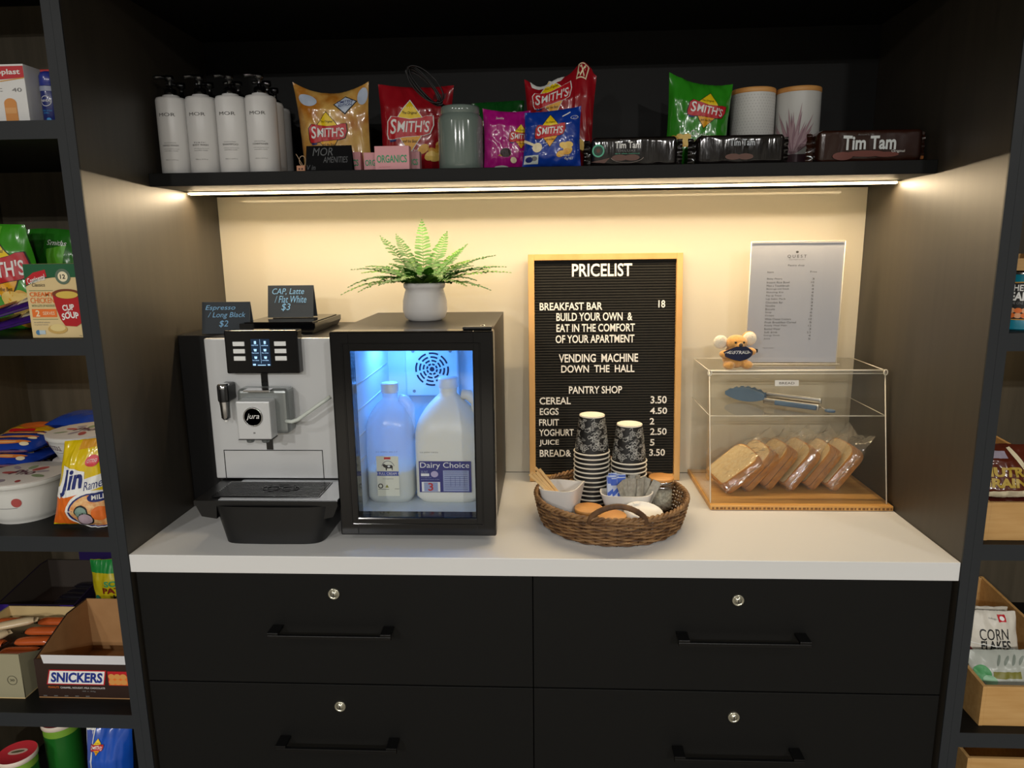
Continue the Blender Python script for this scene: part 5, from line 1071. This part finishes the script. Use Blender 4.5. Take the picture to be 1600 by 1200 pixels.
for i, (x, y, z, rz, lb) in enumerate([(-1.165, .085, .008, .10, 'orange wrapped bar nearest the front of the olive carton'), (-1.160, .125, .014, .06, 'orange wrapped bar second from the front of the olive carton'), (-1.155, .165, .018, .08, 'orange wrapped bar in the middle of the olive carton'), (-1.160, .205, .022, .04, 'orange wrapped bar behind the middle one in the olive carton'), (-1.158, .245, .026, .02, 'orange wrapped bar at the back of the olive carton'),
                                     (-1.2620, .090, .010, .1, 'orange wrapped bar at the far front corner of the olive carton'), (-1.2620, .240, .026, .05, 'orange wrapped bar at the far back corner of the olive carton'), (-1.2620, .155, .014, .0, 'orange wrapped bar under the two cream bars in the olive carton')]):
    g = None
    if b0 is None: b0 = wrapped_bar(lb, x, y, Z4 + .046 + z * .5, rz, BARO, 0, BARD)
    else: dup(b0, (x, y, Z4 + .046 + z * .5), (0, 0, rz), lb)
pack_box('bar_layer_tray', 'dark inner tray under the orange bars in the olive carton', (-1.315, -1.104, .052, .292, Z4 + .003, Z4 + .044), BARD, None, 'tray')
CRM = foil('foil_cream', '#d9c19a')
wrapped_bar('cream wrapped bar lying on the orange bars, nearer the shelf front', -1.245, .135, Z4 + .074, .9, CRM); wrapped_bar('cream wrapped bar lying on the orange bars, nearer the carton back', -1.225, .195, Z4 + .080, .5, CRM)
DPU = mat('carton_dark_purple', '#1c1230', .5); DPI = mat('carton_dark_inner', '#3a322c', .7)
def d_pur(d, w, h): d.rect(0, w * .16, 0, h, mat('print_violet', '#3d2486', .45), 1).rect(w * .82, w, 0, h, MATS['print_violet'], 1)
open_box('snack_carton', 'dark purple carton of bars at the back of the shelf', -1.3620, -1.1600, .312, .505, Z4, .0740, .105, DPU, DPI, slope=.85, front=d_pur)
pack_box('chocolate_carton', 'deep purple carton standing at the shelf back with white ovals', (-1.27, -1.095, .506, .527, Z4, -.130), mat('carton_purple', '#241552', .45), lambda d, w, h: d.ell(w * .30, h * .90, .018, .006, PINKP, 1).ell(w * .62, h * .92, .008, .007, PINKP, 1), 'carton')
bb = None
for i in range(6):
    loc = (-1.225 - .0 * i, .333 + .029 * i, Z4 + .030 + .002 * (i % 2)); lb = 'dark wrapped bar in the purple carton'
    if bb is None: bb = wrapped_bar(lb, *loc, .06, mat('wrapper_black', '#15131c', .25, coat=.5), group='dark bars in the purple carton')
    else: dup(bb, loc, (0, 0, .05 - .02 * i), lb)
pack_box('bar_layer_tray', 'dark inner tray under the bars in the purple carton', (-1.355, -1.166, .318, .498, Z4 + .003, Z4 + .027), BARD, None, 'tray')
def d_sour(d):
    d.poly([(-1, .84), (1, .84), (1, 1), (-1, 1)], mat('print_kelly', '#1d8a3c', .4), 1).text('SOUR', -.30, .75, .665, .745, GRNP, 2, .03).text('PATCH', -.42, .92, .565, .65, mat('print_dark_red', '#7a1f14', .45), 2, .04).text('kids', .0, .6, .49, .55, INK, 2, .02)
    d.poly([(0, 0), (1, 0), (1, .52), (.65, .46), (.2, .30)], RED, 2).ell(-.4, .15, .3, .10, BROWN, 1).ell(-.7, .42, .18, .12, mat('print_teal_dark', '#1d6a55', .5), 1).ell(.45, .79, .3, .03, WPRINT, 2)
packet('lolly_bag', 'yellow and green lolly bag behind the empty brown carton', [(-1.118, Z4), (-.985, Z4), (-1.116, -.168), (-.990, -.164)], .332, .045, foil('foil_yellow_green', '#c9b81c'), d_sour, 0, 41, cat='lolly bag')
pack_box('mint_carton', 'small green and white carton behind the yellow lolly bag', (-1.062, -.980, .420, .450, Z4, -.140), mat('carton_leaf', '#4f9a4a', .5), lambda d, w, h: d.ell(w * .55, h * .9, .012, .010, WPRINT, 1), 'carton')
# bottom shelf: two tubs and two bags
for k, (x, y, lb) in enumerate([(-1.1900, .105, 'green tub with red lid nearer the shelf front'), (-1.1460, .195, 'green tub with red lid behind the other tub')]):
    h = (.2080, .2330)[k]
    t = thing('chip_tub', lb, 'chip tube', (x, y, Z5)); m = MB(); m.lathe([(.037, 0), (.0385, .002), (.0385, h - .012)], mat('tub_green', '#1f6a24', .35, coat=.4), 44); m.lathe([(.0388, h - .03), (.0388, h - .0125)], mat('tub_lime', '#7fae3a', .4), 44, cap0=False, cap1=False); m.build('tube', t)
    m = MB(); m.lathe([(.0395, h - .0122), (.0412, h - .011), (.0412, h - .002), (.0400, h)], mat('tub_rim', '#e8d9c8', .4), 44, cap1=False); m.lathe([(.0400, h), (.0375, h - .0015), (0, h - .0015)], mat('lid_red', '#c8343c', .4), 44, cap0=False); d = Deco(m, lambda u, v, hh: Vector((u, v, h - .0012 + hh))); d.ell(0, .003, .020, .010, mat('lid_pale', '#d9b7a4', .5), 1, rot=.3).ell(0, .003, .014, .004, mat('lid_olive', '#5c5a3c', .5), 2, rot=.3); m.build('lid', t)
def d_lb(d): d.poly([(-.95, .98), (-.45, .98), (-.5, .5), (-.65, .42), (-.98, .75)], WPRINT, 1).poly([(-.9, .95), (-.52, .96), (-.56, .55), (-.65, .50), (-.92, .76)], mat('print_periwinkle', '#4d63b8', .4), 2); smiths(d, -.28, .85, .30)
packet('crisp_packet', 'blue crisp packet on the bottom shelf', [(-1.030, Z5), (-.920, Z5), (-1.012, -.4520), (-.905, -.4500)], .100, .07, foil('foil_blue_bright', '#1450b8'), d_lb, 0, 51)
def d_dy(d): d.line([(.55, .99), (.62, .90), (.45, .82), (.75, .74), (.40, .74), (.45, .55), (.75, .55), (.72, .74)], .05, mat('print_dull_yellow', '#b8a62c', .5), 1).line([(.58, .56), (.60, .73)], .04, MATS['print_dull_yellow'], 1)
packet('snack_bag', 'black and yellow snack bag tucked beside the blue packet on the bottom shelf', [(-.9350, Z5), (-.8420, Z5), (-.930, -.4560), (-.8450, -.4520)], .150, .05, foil('foil_black', '#17150f'), d_dy, 0, 52)

# ------------------------------------------------------------------ shelving unit beside the bread box
t = thing('bean_can', 'teal baked bean can with black label at the shelf front', 'tin can', (.8960, .078, Z2)); m = MB(); TE = mat('can_teal', '#0f7f96', .3, coat=.5)
m.lathe([(.0372, 0), (.0385, .0015), (.0385, .003), (.0375, .0042), (.0375, .0990), (.0385, .1000), (.0385, .1018), (.0372, .1032)], TE, 48, cap1=False); m.lathe([(.0386, .0993), (.0391, .1012), (.0386, .1030), (.036, .1034), (.0355, .101), (0, .101)], CHROME, 48, cap0=False)
d = Deco(m, barrel(.0376, -2.2), .008); d.poly([(-.026, .018), (.03, .018), (.03, .088), (-.012, .085), (-.015, .076), (-.026, .074)], GOLD, 1).poly([(-.0245, .0195), (.03, .0195), (.03, .0865), (-.0108, .0835), (-.0138, .0745), (-.0245, .0725)], INK, 2)
d.text('HEINZ', -.008, .026, .070, .081, WPRINT, 3, .02).text('BEANZ', -.021, .028, .0525, .068, WPRINT, 3, .04).text('THE ONE FOR ALL', -.012, .028, .046, .0505, GREY, 3)
for k in range(9): d.ell(-.018 + (k % 5) * .010, .026 + (k // 5) * .009, .006, .0048, ORG if k % 2 else mat('bean_light', '#e8a878', .4), 3 + k % 2, 14)
m.build('can', t)
CERW = mat('tray_ply', '#b98d52', .5, noise_=(8, '#c9a067', .3, .7), stretch=(1, 12, 12)); CERI = mat('tray_ply_inner', '#8f6a3a', .6, noise_=(8, '#a37c48', .3, .7), stretch=(1, 12, 12))
def ply_tray(label, x0, x1, y0, y1, z, hf, hb, rz=0):
    t = thing('wooden_tray', label, 'tray', (x0, y0, z), rz); w, dp, q = x1 - x0, y1 - y0, .007; sd = [(0, .0), (dp, .0), (dp, hb), (0, hf)]
    MB().box(q, w - q, q, dp - q, .0005, .006, CERI).build('bottom', t)
    for a in (0, w - q): MB().prism(sd, a, a + q, CERW, 'x').build('side', t)
    MB().box(q, w - q, 0, q, .0, hf, CERW, .0008).build('front', t); MB().box(q, w - q, dp - q, dp, .0, hb, CERW).build('back', t); return t
ply_tray('light plywood tray of cereal packs on the shelf under the bean can', .8460, 1.080, .018, .420, Z3, .0720 - .0372 + .040, .1050)
ply_tray('light plywood tray of corn flakes and muesli packs on the lower shelf', .8830, 1.110, .022, .420, Z4, .0860, .1250)
ply_tray('plywood tray set back on the shelf with the bean can', .8900, 1.120, .140, .440, Z2, .1250, .1280)
ply_tray('pale plywood tray on the bottom shelf beside the drawers', .8760, 1.120, .030, .420, Z5, .3080, .3100)
def d_nut(d):
    OC = mat('print_ochre', '#b99a35', .45); d.text('NUTRI', -.62, .70, .44, .62, OC, 2, .05, .12).text('GRAIN', -.72, .62, .24, .42, OC, 2, .05, .12); d.rect(-.30, .25, .78, .90, mat('print_lilac', '#a49aa8', .5), 2).poly([(.35, .95), (.5, .96), (.75, .62), (.6, .58)], CREAM, 2).ell(.1, .10, .7, .09, CREAM, 1)
packet('cereal_pack', 'brown cereal pack with ochre lettering, frontmost in the plywood tray', [(.8640, .0860), (1.010, .0860), (.8560, .1850), (1.002, .1810)], .120, .050, foil('foil_chestnut', '#5c2718'), d_nut, 0, 61, cat='cereal', lean=.5, wr=1.2)
packet('cereal_pack', 'chestnut cereal pack lying under the frontmost one in the plywood tray', [(.8620, .0450), (1.020, .0450), (.8600, .0860), (1.018, .0860)], .135, .050, foil('foil_maroon', '#4a1d16'), None, 0, 62, cat='cereal')
def d_wht(d): d.rect(-.1, .25, .70, .92, RED, 1).ell(.07, .82, .10, .06, WPRINT, 2).text('JUST', -.7, .3, .3, .5, GREY, 1)
packet('cereal_pack', 'white cereal pack with a red square, standing behind the chestnut packs', [(.8800, .0450), (.985, .0450), (.8780, .1860), (.9820, .1840)], .240, .030, mat('pack_white', '#c9c6c0', .4), d_wht, 0, 63, cat='cereal')
packet('cereal_pack', 'white cereal pack farthest back in the chestnut tray', [(.8850, .0450), (.960, .0450), (.8850, .2000), (.9550, .1980)], .310, .030, MATS['pack_white'], d_wht, 0, 64, cat='cereal')
def d_corn(d):
    d.rect(.38, .62, .86, .96, RED, 1).ell(.50, .91, .07, .03, WPRINT, 2).text("Kellogg's", .12, .34, .885, .915, GREY, 1).text('CORN', -.30, .62, .58, .76, INK, 1, .0).text('FLAKES', -.28, .66, .40, .57, INK, 1, .02).rect(-.25, .70, .30, .385, ORG, 1)
    d.ell(-.82, .55, .14, .10, mat('print_bright_green', '#2fae45', .45), 1).ell(-.78, .74, .16, .12, RED, 1).ell(-.66, .40, .10, .08, mat('print_comb_red', '#a03030', .5), 1).line([(-.85, .56), (.8, .44)], .012, WPRINT, 2)
PWH = mat('pack_cream', '#d8d2c4', .35)
packet('cereal_pack', 'white corn flakes pack with black lettering in the lower plywood tray', [(.9050, -.3200), (1.045, -.3200), (.8960, -.1930), (1.035, -.1960)], .152, .035, PWH, d_corn, 0, 65, cat='cereal', lean=.25)
packet('cereal_pack', 'white cereal pack just behind the corn flakes pack', [(.905, -.3450), (1.040, -.3450), (.9000, -.2000), (1.040, -.2030)], .215, .030, mat('pack_cream_dull', '#c4bdae', .4), d_wht, 0, 66, cat='cereal')
packet('cereal_pack', 'white cereal pack at the back of the lower plywood tray', [(.905, -.3450), (1.035, -.3450), (.9050, -.1900), (1.038, -.1920)], .330, .030, MATS['pack_cream_dull'], d_wht, 0, 67, cat='cereal')
def d_mue(d):
    d.text('Natural', -.75, .30, .30, .44, GREY, 1, .0, .1).text('Muesli', -.65, .2, .12, .24, ORG, 1, .02, .1).ell(.72, .45, .28, .24, INK, 1).ell(.76, .45, .22, .19, mat('print_slate', '#5d6474', .4), 2).rect(-.45, .35, .55, .68, mat('print_olive', '#7d7a35', .5), 1)
    d.ell(-.72, .62, .22, .16, mat('print_leaf', '#4a9a5c', .5), 1).ell(-.55, .50, .18, .10, mat('print_leaf_pale', '#8fbf98', .5), 2)
    for k in range(5): d.ell(-.2 + .22 * k, .86, .13, .03, mat('print_sage_grey', '#7e877c', .5), 1, 12, rot=.6)
packet('cereal_pack', 'grey green muesli pack at the front of the lower plywood tray', [(.8960, -.3400), (1.045, -.3400), (.9000, -.2480), (1.040, -.2460)], .075, .040, mat('pack_sage', '#b4b8ae', .3), d_mue, 0, 68, cat='cereal', lean=.45)
